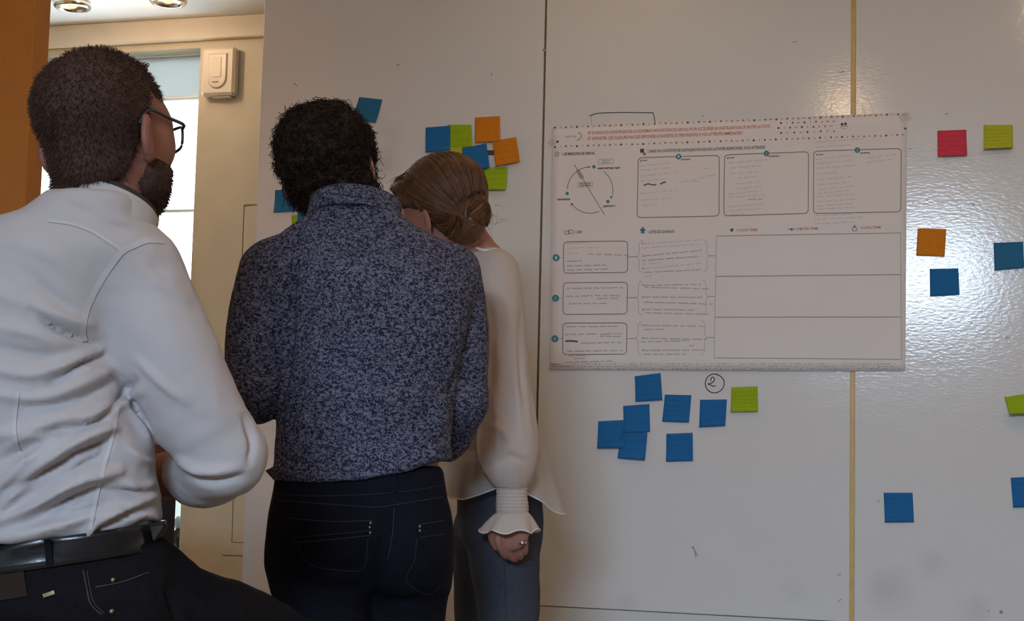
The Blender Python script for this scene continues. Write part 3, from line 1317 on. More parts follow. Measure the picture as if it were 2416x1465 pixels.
lines.line(arc(178, 94), 1.5)
lines.line(arc(54, -20), 1.5)
lines.line(arc(-66, -146), 1.5)
dark.poly([(1389, 392), (1394, 394.5), (1389, 397)])
dark.poly([(1440, 464), (1446, 464), (1442, 470)])
dark.poly([(1347, 482), (1353, 480), (1351, 486)])
teal = Ink()
for q in ((1402, 394), (1339, 457), (1435, 476)):
    teal.disc(q[0], q[1], 4.0)
dark.smear(1411, 398, 1463, 396.5, 4.2, seed=3)
dark.smear(1316, 471.5, 1345, 470.5, 4.0, seed=4)
dark.smear(1423.5, 487.5, 1451, 486.5, 4.0, seed=5)
pal.rbox([(1412, 377), (1448, 376), (1448, 387), (1412, 388)], 2, 1)
blue.smear(1420, 380, 1442, 379.5, 2.2, seed=6)
blue.smear(1421, 384.5, 1441, 384, 2.2, seed=7)
tan = Ink()
tan.line([(1356, 389.5), (1427.5, 508)], 2.2)
tan.line([(1363, 402), (1375, 421)], 9)
pal.rbox([(1363, 431), (1399, 430), (1399, 442), (1363, 443)], 2, 1)
dark.smear(1367.5, 434.5, 1394, 434, 2.6, seed=8)
dark.smear(1367.5, 439, 1394, 438.5, 2.6, seed=9)
# boxes
for q in ([(1506.6, 372.7), (1697.6, 366.8), (1696.6, 510), (1503.7, 514)], [(1709.7, 365.7), (1908, 358.5), (1907, 504), (1708, 509.7)],
          [(1920, 357.5), (2126.5, 350.8), (2125.4, 500), (1919.6, 504.4)], [(1330.4, 571), (1481.5, 569), (1481.5, 643), (1331, 645)],
          [(1330, 667.4), (1481, 666.4), (1480, 741), (1329, 742)], [(1329, 762.5), (1480, 762), (1479, 835.7), (1328.4, 836.5)]):
    lines.rbox(q, 10, 1.7)
white = Ink()
white.off = None
for k, q in enumerate(((1601.6, 370), (1808.6, 362.4), (2023, 355))):
    teal.disc(q[0], q[1], 6.6)
    white.text(str(k + 1), q[0] - 1.6, q[1], q[0] + 1.6, q[1], 6.0)
for k, q in enumerate(((1313, 608.5), (1311.5, 704), (1310, 799.6))):
    teal.disc(q[0], q[1], 8.4)
    white.text(str(k + 1), q[0] - 2, q[1], q[0] + 2, q[1], 7.5)
    pal.line([(q[0] + 9, q[1]), (1329, q[1] - 0.5)], 1.2)
# push white numerals slightly proud of the discs
white.V = [v + WN * 0.0006 for v in white.V]
for q in ((1511, 380, 1527), (1608, 377, 1629), (1715, 373.5, 1732), (1814, 369.5, 1838), (1926, 366, 1942), (2030, 362, 2053)):
    dark.smear(q[0], q[1], q[2], q[1] - 0.6, 3.0, seed=10)
# lower middle brackets and connectors
for (xl, xr, y0, y1, ym) in ((1508.5, 1668, 568, 643, 606), (1507, 1666, 663.5, 743, 702), (1506, 1663, 759.5, 838, 798.5)):
    pal.line([(xl + 9, y0), (xl + 3, y0 + 2), (xl, y0 + 8), (xl, ym - 8), (xl - 4, ym), (xl, ym + 8), (xl, y1 - 8), (xl + 3, y1 - 2), (xl + 9, y1)], 1.1)
    pal.line([(xr - 9, y0 - 3), (xr - 2, y0), (xr, y0 + 8), (xr, ym - 9), (xr + 4, ym - 2), (xr, ym + 8), (xr, y1 - 9), (xr - 3, y1 - 3), (xr - 9, y1 - 1)], 1.1)
    lines.line([(1481, ym + 1), (xl - 4, ym)], 1.2)
    lines.line([(xr + 4, ym - 2), (1688, ym - 2)], 1.2)
tl = Ink()
tl.line([(1690.6, 557), (2125, 550)], 1.4)
tl.line([(1689, 652.6), (2125, 648)], 1.6)
tl.line([(1687.6, 748.5), (2125.7, 748)], 1.6)
tl.line([(1685.5, 844.5), (2127, 848)], 1.4)
pal.line([(1690.6, 557), (1685.5, 844.5)], 1.3)
pal.line([(2125, 550), (2127, 848)], 1.3)
teal.poly([(1512, 540), (1522, 540), (1521, 551), (1513, 551)])
dark.poly([(1511, 541), (1523, 541), (1523, 544), (1511, 544)])
lines.disc(1517, 537.5, 2.2)

# handwriting
hw, hf = Ink(), Ink()
s_ = 0
for (x0, y0, x1, y1, strong) in (
        (1512, 392, 1580, 385, 0), (1512, 403, 1580, 396, 0), (1512, 416, 1598, 407, 0), (1512, 428, 1575, 422, 0), (1606, 431, 1690, 412, 0), (1634, 430, 1650, 427, 0), (1660, 398, 1680, 396, 0),
        (1512, 457, 1600, 449, 0), (1512, 473, 1585, 468, 0), (1516, 486, 1556, 483, 0),
        (1718, 385, 1812, 377, 0), (1722, 397, 1802, 391, 0), (1724, 411, 1790, 405, 0), (1742, 421, 1790, 416, 0), (1735, 435, 1792, 429, 0), (1738, 446, 1798, 440, 0),
        (1718, 459, 1800, 450, 0), (1720, 466, 1806, 460, 0), (1765, 471, 1804, 470, 1), (1718, 489, 1800, 481, 0), (1720, 498, 1800, 492, 0), (1722, 507, 1755, 504, 0),
        (1925, 336, 2035, 328, 0), (1925, 348, 2008, 342, 0),
        (1926, 376, 2012, 367, 0), (1926, 387, 2010, 379, 0), (1926, 398, 2020, 391, 0), (1926, 411, 1975, 408, 0), (1930, 425, 2010, 417, 0), (1930, 437, 2005, 430, 0), (1930, 449, 2015, 440, 0), (1930, 457, 2003, 450, 0),
        (1926, 465, 2016, 459, 0), (1926, 477, 2024, 470, 0), (1926, 487, 2012, 481, 0), (1930, 494, 2016, 490, 0), (2045, 374, 2115, 364, 0), (2045, 385, 2105, 376, 0),
        (1922, 510, 2010, 506, 0), (1922, 519, 2040, 512, 0), (1922, 529, 2015, 524, 0),
        (1337, 576, 1385, 572, 0), (1337, 586, 1415, 584, 0), (1339, 599, 1368, 597, 0), (1390, 600, 1484, 603, 1), (1339, 617, 1381, 616, 1), (1339, 628, 1430, 626, 1), (1339, 638, 1442, 635, 1),
        (1337, 681, 1472, 679, 1), (1337, 700, 1400, 698, 1), (1405, 698, 1470, 698, 1), (1410, 705, 1460, 704, 1), (1343, 717, 1432, 716, 1),
        (1337, 771, 1458, 770, 1), (1334, 790, 1412, 788, 1), (1418, 789, 1472, 787, 1), (1418, 794, 1470, 794, 1), (1372, 810, 1472, 808, 1), (1340, 829, 1472, 827, 1), (1344, 840, 1385, 838, 1), (1336, 855, 1445, 852, 1), (1356, 846, 1384, 845, 1),
        (1518, 576, 1656, 566, 0), (1516, 586, 1656, 576, 0), (1522, 604, 1656, 591, 1), (1516, 615, 1654, 605, 1), (1516, 624, 1562, 620, 0), (1522, 634, 1656, 621, 0), (1520, 643, 1654, 637, 1), (1522, 653, 1540, 650, 0),
        (1520, 674, 1655, 671, 1), (1522, 678, 1674, 682, 1), (1522, 701, 1658, 702, 1), (1520, 713, 1682, 718, 1), (1522, 730, 1640, 732, 1), (1522, 738, 1672, 742, 1),
        (1520, 768, 1660, 770, 1), (1520, 778, 1572, 777, 1), (1520, 798, 1668, 801, 1), (1514, 807, 1626, 804, 1), (1628, 816, 1640, 816, 1), (1520, 827, 1664, 826, 1), (1520, 836, 1620, 836, 1)):
    s_ += 1
    (hw if strong else hf).scribble(x0, y0, x1, y1, h=2.8 if strong else 2.8, w=1.15 if strong else 0.95, seed=s_)
for k, yy in enumerate((575, 604, 633.5, 672, 701, 730.5, 767, 798, 826)):
    dark.text(str(k % 3 + 1) + "-", 1515.5, yy, 1521.5, yy, 4.6, 0.01)
scr = Ink()
scr.line([(1519, 438), (1530, 434), (1540, 437), (1549, 436)], 2.6)
scr.line([(1558, 435), (1566, 431), (1572, 430)], 3.0)
scr.line([(1335, 805), (1350, 804.5), (1364, 806)], 3.6)
scr.split('crossed_out_word', I_DARK, poster)
red.split('red_lettering', I_RED, poster)
dark.split('dark_lettering', I_DARK, poster)
lines.split('outline_print', I_LINE, poster)
teal.split('teal_disc', I_TEAL, poster)
white.split('numeral', I_WHITE, poster)
pal.split('bracket_print', I_PALE, poster)
blue.split('logo_lettering', I_BLUEG, poster)
tan.split('pen_drawing', I_TAN, poster)
tl.split('ruled_line', I_TLINE, poster)
conf.build('confetti_print', I_DARK, poster)
reddots.build('red_confetti_print', I_RED, poster)
tiny.build('footer_print', I_GREY, poster)
hw.build('handwriting', I_GREY, poster, 'grey handwritten notes')
hf.build('faint_handwriting', I_HAND, poster, 'faint handwritten notes')
# clear tape on corners
M_TAPE = mat('clear_tape', (0.55, 0.46, 0.36), rough=0.5, alpha=0.07)
for q in ([(1292, 336), (1304, 326), (1314, 340), (1300, 349)], [(2118, 274), (2144, 264), (2152, 282), (2126, 292)]):
    tp = [Wp(x, y, poff(x, y) + 0.0016) for x, y in q]
    tp2 = [Wp(x, y, poff(x, y) + 0.0013) for x, y in q]
    fixn(mk('tape', tp + tp2, [(0, 1, 2, 3), (7, 6, 5, 4), (0, 4, 5, 1), (1, 5, 6, 2), (2, 6, 7, 3), (3, 7, 4, 0)], M_TAPE, poster, smooth=False))

# ------------------------------------------------------------------ marker drawings and scuffs on the boards (parts of the wall)
M_MARK = ink('board_marker', (0.05, 0.045, 0.055))
M_SCUFF = ink('board_scuff', (0.33, 0.30, 0.30))
mk1 = Ink(off=0.0006)
c5 = lambda x, y: (1380 + x / 5.252, 860 + y / 5.252)
th = np.linspace(0, 1, 40)
circ = [(1686 + (21.5 + 1.5 * t) * math.cos(-1.2 - 2 * math.pi * t * 1.03), 904.5 + (22 + 0.8 * math.sin(5 * t)) * math.sin(-1.2 - 2 * math.pi * t * 1.03)) for t in th]
mk1.line(circ, 2.2)
mk1.line(catmull([c5(*q) for q in ((1562, 205), (1562, 175), (1582, 156), (1604, 172), (1598, 205), (1565, 232), (1525, 241), (1555, 252), (1585, 267), (1622, 263))], 36), 2.2)
mk1.build('marker_drawing', M_MARK, wf, 'hand drawn circled number two in black marker', stuff=False)
mk2 = Ink(off=0.0006)
mk2.line(catmull([(1391, 271), (1394, 273.5), (1400, 270), (1415, 267), (1458, 265.5), (1531, 266), (1541, 268), (1546, 291)], 30), 1.8)
mk2.build('marker_drawing', M_MARK, wf, 'hand drawn bracket line in marker above the poster', stuff=False)
mk3 = Ink(off=0.0005)
mk3.line([(1394, 274), (1397, 297)], 1.0)
for q in ([(1980, 172), (1992, 168)], [(1635, 1288), (1640, 1300), (1646, 1312)], [(1631, 1290), (1638, 1296), (1642, 1316)], [(1976, 1357), (1985, 1354)], [(1978, 1420), (1984, 1413)],
          [(1870, 100), (1880, 98)], [(935, 155), (943, 151)], [(694, 196), (701, 203)], [(1159, 172), (1161, 179)], [(1657, 275), (1662, 272)], [(2230, 270), (2238, 268)], [(1962, 1014), (1964, 1015)],
          [(2372, 795), (2380, 797)], [(2145, 350), (2150, 352)], [(2290, 480), (2300, 484)]):
    mk3.line(q, 2.2)
for q in ((1284, 118, 4), (1575, 1445, 2.5), (2362, 1444, 4.5), (2332, 1442, 2), (2073, 1182, 2.0)):
    mk3.disc(q[0], q[1], q[2], 10)
mk3.split('scuff_mark', M_SCUFF, wf)

# ================================================================== STICKY NOTES
NOTE = {'blue': (0.020, 0.150, 0.38), 'teal': (0.028, 0.155, 0.30), 'green': (0.33, 0.47, 0.015), 'lime': (0.47, 0.49, 0.03), 'orange': (0.66, 0.22, 0.015), 'pink': (0.66, 0.055, 0.10), 'white': (0.7, 0.69, 0.68)}


def sticky(corners, colour, label, lift=0.010, curl=0.0, layer=0, rows=0, seed=0, group=None, name='sticky_note', side=0.0):
    """paper square glued along its top edge; corners TL TR BR BL in pixels on the board"""
    q = [np.array(c, float) for c in corners]
    n = 10
    V, Fc, Vb = [], [], []
    base = 0.0010 + 0.0028 * layer

    def pos(s, t, extra=0.0):
        p = (q[0] * (1 - s) + q[1] * s) * (1 - t) + (q[3] * (1 - s) + q[2] * s) * t
        o = base + lift * max(0, t - 0.25) ** 1.7 + curl * max(0, t - 0.6) ** 2 * 6 + side * abs(s - 0.5 + 0.2 * (seed % 3 - 1)) ** 2 * t
        return Wp(p[0], p[1], o + extra)
    for j in range(n + 1):
        for i in range(n + 1):
            V.append(pos(i / n, j / n))
    for j in range(n):
        for i in range(n):
            a = j * (n + 1) + i
            Fc.append((a, a + n + 1, a + n + 2, a + 1))
    m = mat('sticky_' + colour, NOTE[colour], rough=0.85, spec=0.15, noise=(60, 0.06), bump=(300, 0.1, 0.001))
    o = mk(name, V, Fc, m, loc=pos(0.5, 1.0))
    sd = o.modifiers.new('thickness', 'SOLIDIFY')
    sd.thickness = 0.0003
    sd.offset = -1
    tag(o, label, 'sticky note', group or 'sticky notes on the white boards')
    if rows:
        rr = random.Random(seed + 50)
        V2, F2 = [], []
        for k in range(rows):
            t = 0.13 + 0.74 * (k + 0.5) / rows
            s = 0.08
            while s < 0.9:
                e = min(0.93, s + rr.uniform(0.06, 0.2))
                m_ = 5
                pts = [(s + (e - s) * w / m_, t + rr.uniform(-.02, .02)) for w in range(m_ + 1)]
                for (a0, b0), (a1, b1) in zip(pts[:-1], pts[1:]):
                    i = len(V2)
                    wd = 0.007
                    V2 += [pos(a0, b0 - wd, .0004), pos(a0, b0 + wd, .0004), pos(a1, b1 + wd, .0004), pos(a1, b1 - wd, .0004)]
                    F2.append((i, i + 1, i + 2, i + 3))
                s = e + rr.uniform(0.03, 0.08)
        c = tuple(x * 0.45 for x in NOTE[colour])
        mk('handwriting', V2, F2, mat('pen_on_' + colour, c, rough=0.8), o, smooth=False)['kind'] = 'stuff'
    return o


cl = lambda *q: [(1380 + x / 5.252, 860 + y / 5.252) for x, y in q]
cr_ = lambda *q: [(2060 + x / 3.185, 260 + y / 3.185) for x, y in q]
cq = lambda *q: [(2020 + x / 2.593, 900 + y / 2.593) for x, y in q]
# below the poster
sticky(cl((618, 145), (938, 105), (964, 440), (632, 462)), 'blue', 'blue sticky note just below the poster, topmost of the blue cluster', rows=3, seed=1)
sticky(cl((992, 372), (1320, 380), (1292, 716), (962, 706)), 'blue', 'blue sticky note in the cluster between the top note and the circled number', rows=4, seed=2)
sticky(cl((475, 513), (798, 490), (812, 832), (484, 850)), 'blue', 'blue sticky note overlapping the two below it, in the clump of three', rows=2, seed=3, layer=0)
sticky(cl((168, 704), (500, 686), (505, 1035), (160, 1040)), 'blue', 'blue sticky note sticking out leftward from the clump of three', rows=3, seed=4, layer=1)
sticky(cl((450, 850), (778, 842), (750, 1186), (415, 1158)), 'blue', 'blue sticky note lowest in the clump of three', rows=2, seed=5, layer=2)
sticky(cl((1010, 858), (1336, 845), (1342, 1192), (1010, 1202)), 'blue', 'blue sticky note standing alone at the bottom of the blue cluster', rows=4, seed=6)
sticky(cl((1427, 437), (1760, 432), (1742, 760), (1420, 776)), 'blue', 'blue sticky note right under the circled number two', rows=3, seed=7)
sticky(cl((1815, 282), (2140, 270), (2148, 584), (1810, 590)), 'green', 'green sticky note beside the circled number two', rows=5, seed=8, lift=0.014)
# right board
sticky(cr_((483, 155), (700, 147), (706, 345), (485, 353)), 'pink', 'pink sticky note on the right board', rows=4, seed=9, lift=0.016)
sticky(cr_((830, 112), (1050, 112), (1048, 290), (830, 300)), 'lime', 'yellow-green sticky note curling up beside the pink one', rows=5, seed=10, lift=0.016, curl=0.012)
sticky(cr_((335, 887), (550, 893), (537, 1102), (323, 1093)), 'orange', 'orange sticky note right of the poster above a blue one', rows=0, seed=11, lift=0.005)
sticky(cr_((425, 1193), (640, 1188), (650, 1387), (428, 1400)), 'blue', 'blue sticky note directly under the orange one right of the poster', rows=0, seed=12, lift=0.006)
sticky(cr_((905, 997), (1127, 988), (1134, 1185), (912, 1205)), 'teal', 'dull blue sticky note level with the orange one, further along the right board', rows=0, seed=13, lift=0.012)
sticky(cq((168, 680), (345, 680), (354, 860), (176, 862)), 'blue', 'blue sticky note low on the right board near grey smudges', rows=5, seed=14, lift=0.006)
sticky(cq((945, 588), (1125, 580), (1137, 765), (960, 770)), 'blue', 'blue sticky note low on the right board below the curled green one', rows=4, seed=15, lift=0.008)
sticky(cq((905, 95), (1090, 68), (1110, 190), (935, 200)), 'green', 'green sticky note curled strongly outward low on the right board', rows=0, seed=16, lift=0.03, curl=0.02)
# left board
sticky([(848, 229), (902, 235), (889, 292), (833, 280)], 'teal', 'blue sticky note tilted above the curly dark hair', rows=0, seed=17, lift=0.018)
sticky([(649.5, 448.6), (706, 445), (706, 498), (648, 502)], 'teal', 'blue sticky note beside the curly haired man, near the board edge', rows=0, seed=18, lift=0.014)
sticky([(703, 478), (762, 476), (764, 536), (704, 538)], 'teal', 'blue sticky note mostly hidden behind the patterned shirt collar', seed=19, layer=1)
sticky([(688, 508), (746, 506), (748, 566), (690, 568)], 'green', 'green sticky note almost hidden behind the patterned shirt shoulder', seed=20, layer=0)
sticky([(1005, 301.5), (1063, 297), (1064, 356), (1006, 361)], 'blue', 'blue sticky note at the left end of the clump above the fair haired woman', seed=21, layer=1, lift=0.006)
sticky([(1056, 294.6), (1112, 294), (1116, 347), (1058, 351)], 'green', 'green sticky note with a curled corner tucked behind a blue one', rows=2, seed=22, layer=0, lift=0.003, side=0.004)
sticky([(1032, 352), (1092, 346.5), (1096, 408), (1036, 413)], 'lime', 'yellow-green sticky note just over the fair haired woman', seed=23, layer=2, lift=0.006)
sticky([(1092.5, 351.7), (1149.5, 339.6), (1158, 397), (1102, 409)], 'blue', 'blue sticky note tilted between the yellow-green and the orange notes', seed=24, layer=3, lift=0.006)
sticky([(1121.6, 278), (1179.6, 274.5), (1182, 335), (1122, 338)], 'orange', 'orange sticky note at the top of the clump, hanging straight', seed=25, layer=1, lift=0.006)
sticky([(1163, 333.6), (1219, 324.6), (1228.5, 383), (1172, 394.6)], 'orange', 'orange sticky note tilted at the right end of the clump', rows=3, seed=26, layer=2, lift=0.008)
sticky([(1142, 398), (1198.5, 395), (1196, 450), (1136, 449)], 'green', 'green sticky note hanging lowest in the clump, under the tilted orange one', rows=3, seed=27, layer=1, lift=0.016)
sticky([(930, 462), (992, 460), (994, 520), (932, 522)], 'orange', 'orange sticky note partly hidden behind the fair haired woman', seed=28, lift=0.008)
ps_ = sticky([(1146, 337), (1186, 335), (1190, 396), (1150, 398)], 'white', 'white paper slip with a dark band between blue and orange notes', seed=29, lift=0.002, name='paper_slip')
ps_['category'] = 'paper'
ib = Ink(off=0.0022)
ib.poly([(1147, 355), (1187, 354), (1187, 366), (1147, 367)])
ib.build('dark_band_print', I_DARK, ps_, stuff=False)

# ================================================================== PEOPLE
M_SKIN1 = mat('skin_ruddy', (0.30, 0.125, 0.09), rough=0.55, spec=0.35, noise=(40, 0.10), bump=(350, 0.15, 0.001))
M_SKIN2 = mat('skin_fair', (0.38, 0.175, 0.125), rough=0.55, spec=0.35, noise=(40, 0.08), bump=(350, 0.12, 0.001))
M_EYE = mat('eye_white', (0.8, 0.78, 0.75), rough=0.15)


def to_world(fl, c, R):
    c = np.asarray(c, float)
    g = lambda p: fl((p - c) @ R)
    g.bs = (c, 0.19)
    return g


def head_local(s=1.0):
    def rz(a):
        return np.array([[math.cos(a), -math.sin(a), 0], [math.sin(a), math.cos(a), 0], [0, 0, 1]])
    it = [(ell((0, -.018, .030), (.077, .098, .087)), 0),
          (ell((0, .028, -.038), (.066, .068, .078)), .03),
          (ell((0, .064, -.088), (.034, .030, .028)), .03),
          (ell((.046, .012, -.066), (.018, .034, .028)), .02), (ell((-.046, .012, -.066), (.018, .034, .028)), .02),
          (ell((.047, .052, -.018), (.022, .032, .030)), .02), (ell((-.047, .052, -.018), (.022, .032, .030)), .02),
          (ell((.047, .042, .020), (.020, .036, .032)), .02), (ell((-.047, .042, .020), (.020, .036, .032)), .02),
          (ell((0, .084, .024), (.046, .013, .013)), .02),
          (cone((0, .094, .012), (0, .118, -.028), .008, .0125), .012),
          (ell((0, .094, -.053), (.025, .010, .007)), .008), (ell((0, .092, -.065), (.022, .010, .008)), .007)]
    pos = union(it)
    socks = [ell((sx * .032, .104, .008), (.017, .012, .012)) for sx in (-1, 1)]
    ears = []
    cuts = []
    for sx in (-1, 1):
        Re = rz(sx * 0.42)
        ears.append(ell((sx * .0835, -.020, -.022), (.0075, .021, .033), Re))
        ears.append(ell((sx * .0790, -.012, -.047), (.007, .012, .013), Re))
        cuts.append(ell((sx * .0905, -.014, -.021), (.006, .011, .018), Re))

    def f(p):
        p = p / s
        d = pos(p)
        for q in socks:
            d = smax(d, -q(p), .010)
        for e in ears:
            d = sub_eval(e, p, d, .007)
        for q in cuts:
            d = smax(d, -q(p), .004)
        return d * float(np.min(s))
    return f


def skull_local(s=1.0):
    """head without ears, for hair"""
    it = [(ell((0, -.018, .030), (.077, .098, .087)), 0), (ell((0, .028, -.038), (.066, .068, .078)), .03),
          (ell((0, .064, -.088), (.034, .030, .028)), .03), (ell((.046, .012, -.066), (.018, .034, .028)), .02), (ell((-.046, .012, -.066), (.018, .034, .028)), .02)]
    u = union(it)
    return lambda p: u(p / s) * float(np.min(s))


def sstep(a, b, x):
    t = np.clip((x - a) / (b - a), 0, 1)
    return t * t * (3 - 2 * t)


def hand(wrist, d, nb, t, curl=0.8, s=1.0):
    """palm, four unequal curled fingers and a thumb; d finger direction, nb back-of-hand normal, t towards the thumb"""
    w = np.asarray(wrist, float)
    d, nb, t = [np.asarray(a, float) / np.linalg.norm(a) for a in (d, nb, t)]
    Rm = np.stack([t, d, nb], 1)
    it = [(ell(w + d * .048 * s, np.array((.041, .056, .0165)) * s, Rm), 0), (chain([w - d * .015 * s, w + d * .02 * s], [.020 * s, .026 * s]), .012)]
    for off, L, r in ((.031, .070, .0088), (.0105, .079, .0090), (-.0105, .073, .0086), (-.031, .057, .0078)):
        p0 = w + d * (.088 - .12 * abs(off - .008)) * s + t * off * s
        pts = [p0 - d * .02 * s, p0]
        a = 0.25 * curl
        p = p0
        for fr in (.46, .30, .24):
            a += curl * 0.62
            p = p + (d * math.cos(a) - nb * math.sin(a)) * L * fr * s - t * off * .16 * s
            pts.append(p)
        it.append((chain(pts, np.array([r, r, r * .98, r * .92, r * .8]) * s, 13), .0035))
    pts = [w + d * .025 * s + t * .026 * s, w + d * .050 * s + t * .047 * s - nb * .010 * s, w + d * .078 * s + t * .050 * s - nb * .020 * s, w + d * .098 * s + t * .043 * s - nb * .026 * s]
    it.append((chain(pts, np.array([.014, .0115, .0098, .0085]) * s, 10), .006))
    return union(it)


def shoe(name, heel, toe, parent, material):
    heel, toe = np.asarray(heel, float), np.asarray(toe, float)
    u = union([(chain([heel + (0, 0, .045), (heel + toe) / 2 + (0, 0, .04), toe + (0, 0, .032)], [.046, .045, .040], 8), 0), (chain([heel + (0, 0, .05), heel + (0, 0, .10)], [.042, .045]), .02)])
    g = lambda p: smax(u(p), -(p[:, 2] - 0.001 - min(heel[2], toe[2])), .008)
    lo = np.minimum(heel, toe) - .08
    hi = np.maximum(heel, toe) + (.08, .08, .2)
    v, q = nets(g, lo, hi, .008)
    return mk(name, v, q, material, parent)


def collar(name, c, Z, fwd, rx, ry, h, thick, flare, material, parent, gap=0.25, leaf=0.9, n=72, wob=0.0):
    """folded shirt collar: band round the neck with an outer leaf"""
    Z = np.asarray(Z, float) / np.linalg.norm(Z)
    Y = np.asarray(fwd, float) - Z * (np.asarray(fwd, float) @ Z)
    Y /= np.linalg.norm(Y)
    X = np.cross(Y, Z)
    prof = [(0.0, 0.0), (0.0, h * .6), (thick * .3, h * .96), (thick, h), (thick * 1.8, h * .93), (flare, h * (1 - leaf)), (flare * .85, h * (1 - leaf) - .002), (thick * .9, h * .1)]
    V, Fc = [], []
    m = len(prof)
    for k in range(n + 1):
        ph = math.pi / 2 + gap + (2 * math.pi - 2 * gap) * k / n
        rad = X * math.cos(ph) + Y * math.sin(ph)
        b = np.asarray(c, float) + X * rx * math.cos(ph) + Y * ry * math.sin(ph)
        ww = wob * math.sin(3 * ph + 1)
        for (o, z) in prof:
            V.append(b + rad * (o + ww) + Z * z)
    for k in range(n):
        for i in range(m):
            j = (i + 1) % m
            Fc.append((k * m + i, (k + 1) * m + i, (k + 1) * m + j, k * m + j))
    Fc.append(tuple(range(m)))
    Fc.append(tuple(range(n * m, n * m + m))[::-1])
    return fixn(mk(name, V, Fc, material, parent))


def band(f, c, zfun, hh, off, material, name, parent, n=120, rmax=0.4, thick=0.004):
    """belt-like ring lying on an implicit surface"""
    ph = np.linspace(0, 2 * np.pi, n, endpoint=False)
    dirs = np.stack([np.cos(ph), np.sin(ph), 0 * ph], -1)
    rows = []
    for s, o in ((-1, off - .004), (-1, off + thick), (-.5, off + thick * 1.2), (.5, off + thick * 1.2), (1, off + thick), (1, off - .004)):
        lo = np.full(n, 0.02)
        hi = np.full(n, rmax)
        def pt(r):
            q = np.array([c[0], c[1], 0]) + dirs * r[:, None]
            q[:, 2] = zfun(q) + s * hh
            return q
        for _ in range(22):
            mid = (lo + hi) / 2
            ins = f(pt(mid)) < 0
            lo = np.where(ins, mid, lo)
            hi = np.where(ins, hi, mid)
        rows.append(pt(lo + o))
    V = np.concatenate(rows)
    m = len(rows)
    Fc = []
    for i in range(m):
        j = (i + 1) % m
        for k in range(n):
            k2 = (k + 1) % n
            Fc.append((i * n + k, i * n + k2, j * n + k2, j * n + k))
    return fixn(mk(name, V, Fc, material, parent))


def eyes(c, R, parent, s=1.0):
    for sx in (-1, 1):
        p = c + R @ (np.array([sx * .032, .081, .008]) * s)
        ss = float(np.min(s))
        v, f_ = lathe(p, R[:, 1], [(.001, -.0115 * ss), (.008 * ss, -.0085 * ss), (.0115 * ss, 0), (.008 * ss, .0085 * ss), (.001, .0115 * ss)], 14)
        fixn(mk('eye', v, f_, M_EYE, parent))


def cloth_pattern(nt, b, tc):
    """navy cotton with dense small grey-blue leaf curls"""
    L = nt.links

    def noise(scale, detail, dist, vec):
        n = nt.nodes.new('ShaderNodeTexNoise')
        n.inputs['Scale'].default_value = scale
        n.inputs['Detail'].default_value = detail
        n.inputs['Distortion'].default_value = dist
        L.new(vec, n.inputs['Vector'])
        return n.outputs[0]

    def math_(op, x, y):
        m = nt.nodes.new('ShaderNodeMath')
        m.operation = op
        for i, q in enumerate((x, y)):
            if isinstance(q, (int, float)):
                m.inputs[i].default_value = q
            else:
                L.new(q, m.inputs[i])
        return m.outputs[0]
    mp = nt.nodes.new('ShaderNodeMapping')
    mp.inputs['Scale'].default_value = (1, 0.6, 1.35)
    L.new(tc.outputs['Object'], mp.inputs[0])
    big = noise(70, 0.0, 2.2, mp.outputs[0])
    fine = noise(185, 0.6, 1.0, mp.outputs[0])
    wave = math_('SINE', math_('MULTIPLY', big, 34.0), 0.0)
    tot = math_('ADD', math_('MULTIPLY', wave, 0.30), math_('MULTIPLY', math_('SUBTRACT', fine, 0.5), 2.4))
    tot = math_('ADD', tot, 0.5)
    ramp = nt.nodes.new('ShaderNodeValToRGB')
    e = ramp.color_ramp.elements
    e[0].position, e[0].color = 0.40, (0.013, 0.015, 0.040, 1)
    e[1].position, e[1].color = 0.66, (0.158, 0.158, 0.215, 1)
    L.new(tot, ramp.inputs[0])
    L.new(ramp.outputs[0], b.inputs['Base Color'])


M_SHIRTW = mat('white_cotton', (0.51, 0.475, 0.48), rough=0.85, spec=0.2, sheen=0.1, bump=(900, 0.08, 0.0005), noise=(8, 0.02))
M_SEAM = mat('white_cotton_double', (0.55, 0.53, 0.535), rough=0.85, spec=0.2)
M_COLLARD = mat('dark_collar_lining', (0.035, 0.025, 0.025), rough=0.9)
M_SHIRTP = mat('navy_leaf_print_cotton', (0.1, 0.1, 0.14), rough=0.8, spec=0.2, build=cloth_pattern)
M_JEANS1 = mat('black_denim', (0.010, 0.009, 0.011), rough=0.9, spec=0.08, noise=(300, 0.3))
M_JEANS2 = mat('dark_navy_denim', (0.009, 0.0095, 0.016), rough=0.9, spec=0.08, noise=(300, 0.3))
M_JEANS3 = mat('grey_blue_denim', (0.060, 0.065, 0.085), rough=0.9, spec=0.08, noise=(250, 0.2))
M_STITCH = mat('tan_stitching', (0.055, 0.045, 0.032), rough=0.8)
M_STITCH2 = mat('blue_stitching', (0.026, 0.028, 0.038), rough=0.8)
M_BELT = mat('black_leather', (0.012, 0.012, 0.014), rough=0.28, spec=0.6, bump=(200, 0.15, 0.001))
M_PATCH = mat('brown_leather_patch', (0.030, 0.020, 0.016), rough=0.8, spec=0.1)
M_METAL = mat('dull_brass', (0.40, 0.31, 0.20), rough=0.45, metal=1.0)
M_SHOE = mat('dark_shoe_leather', (0.02, 0.017, 0.015), rough=0.4)
M_HAIR1 = mat('short_brown_hair', (0.075, 0.040, 0.029), rough=0.75, spec=0.25, noise=(400, 0.35))
M_HAIR2 = mat('dark_curly_hair', (0.022, 0.013, 0.010), rough=0.6, spec=0.15, noise=(250, 0.4))
M_HAIR3 = mat('chestnut_hair', (0.15, 0.066, 0.030), rough=0.45, spec=0.3, noise=(60, 0.35))
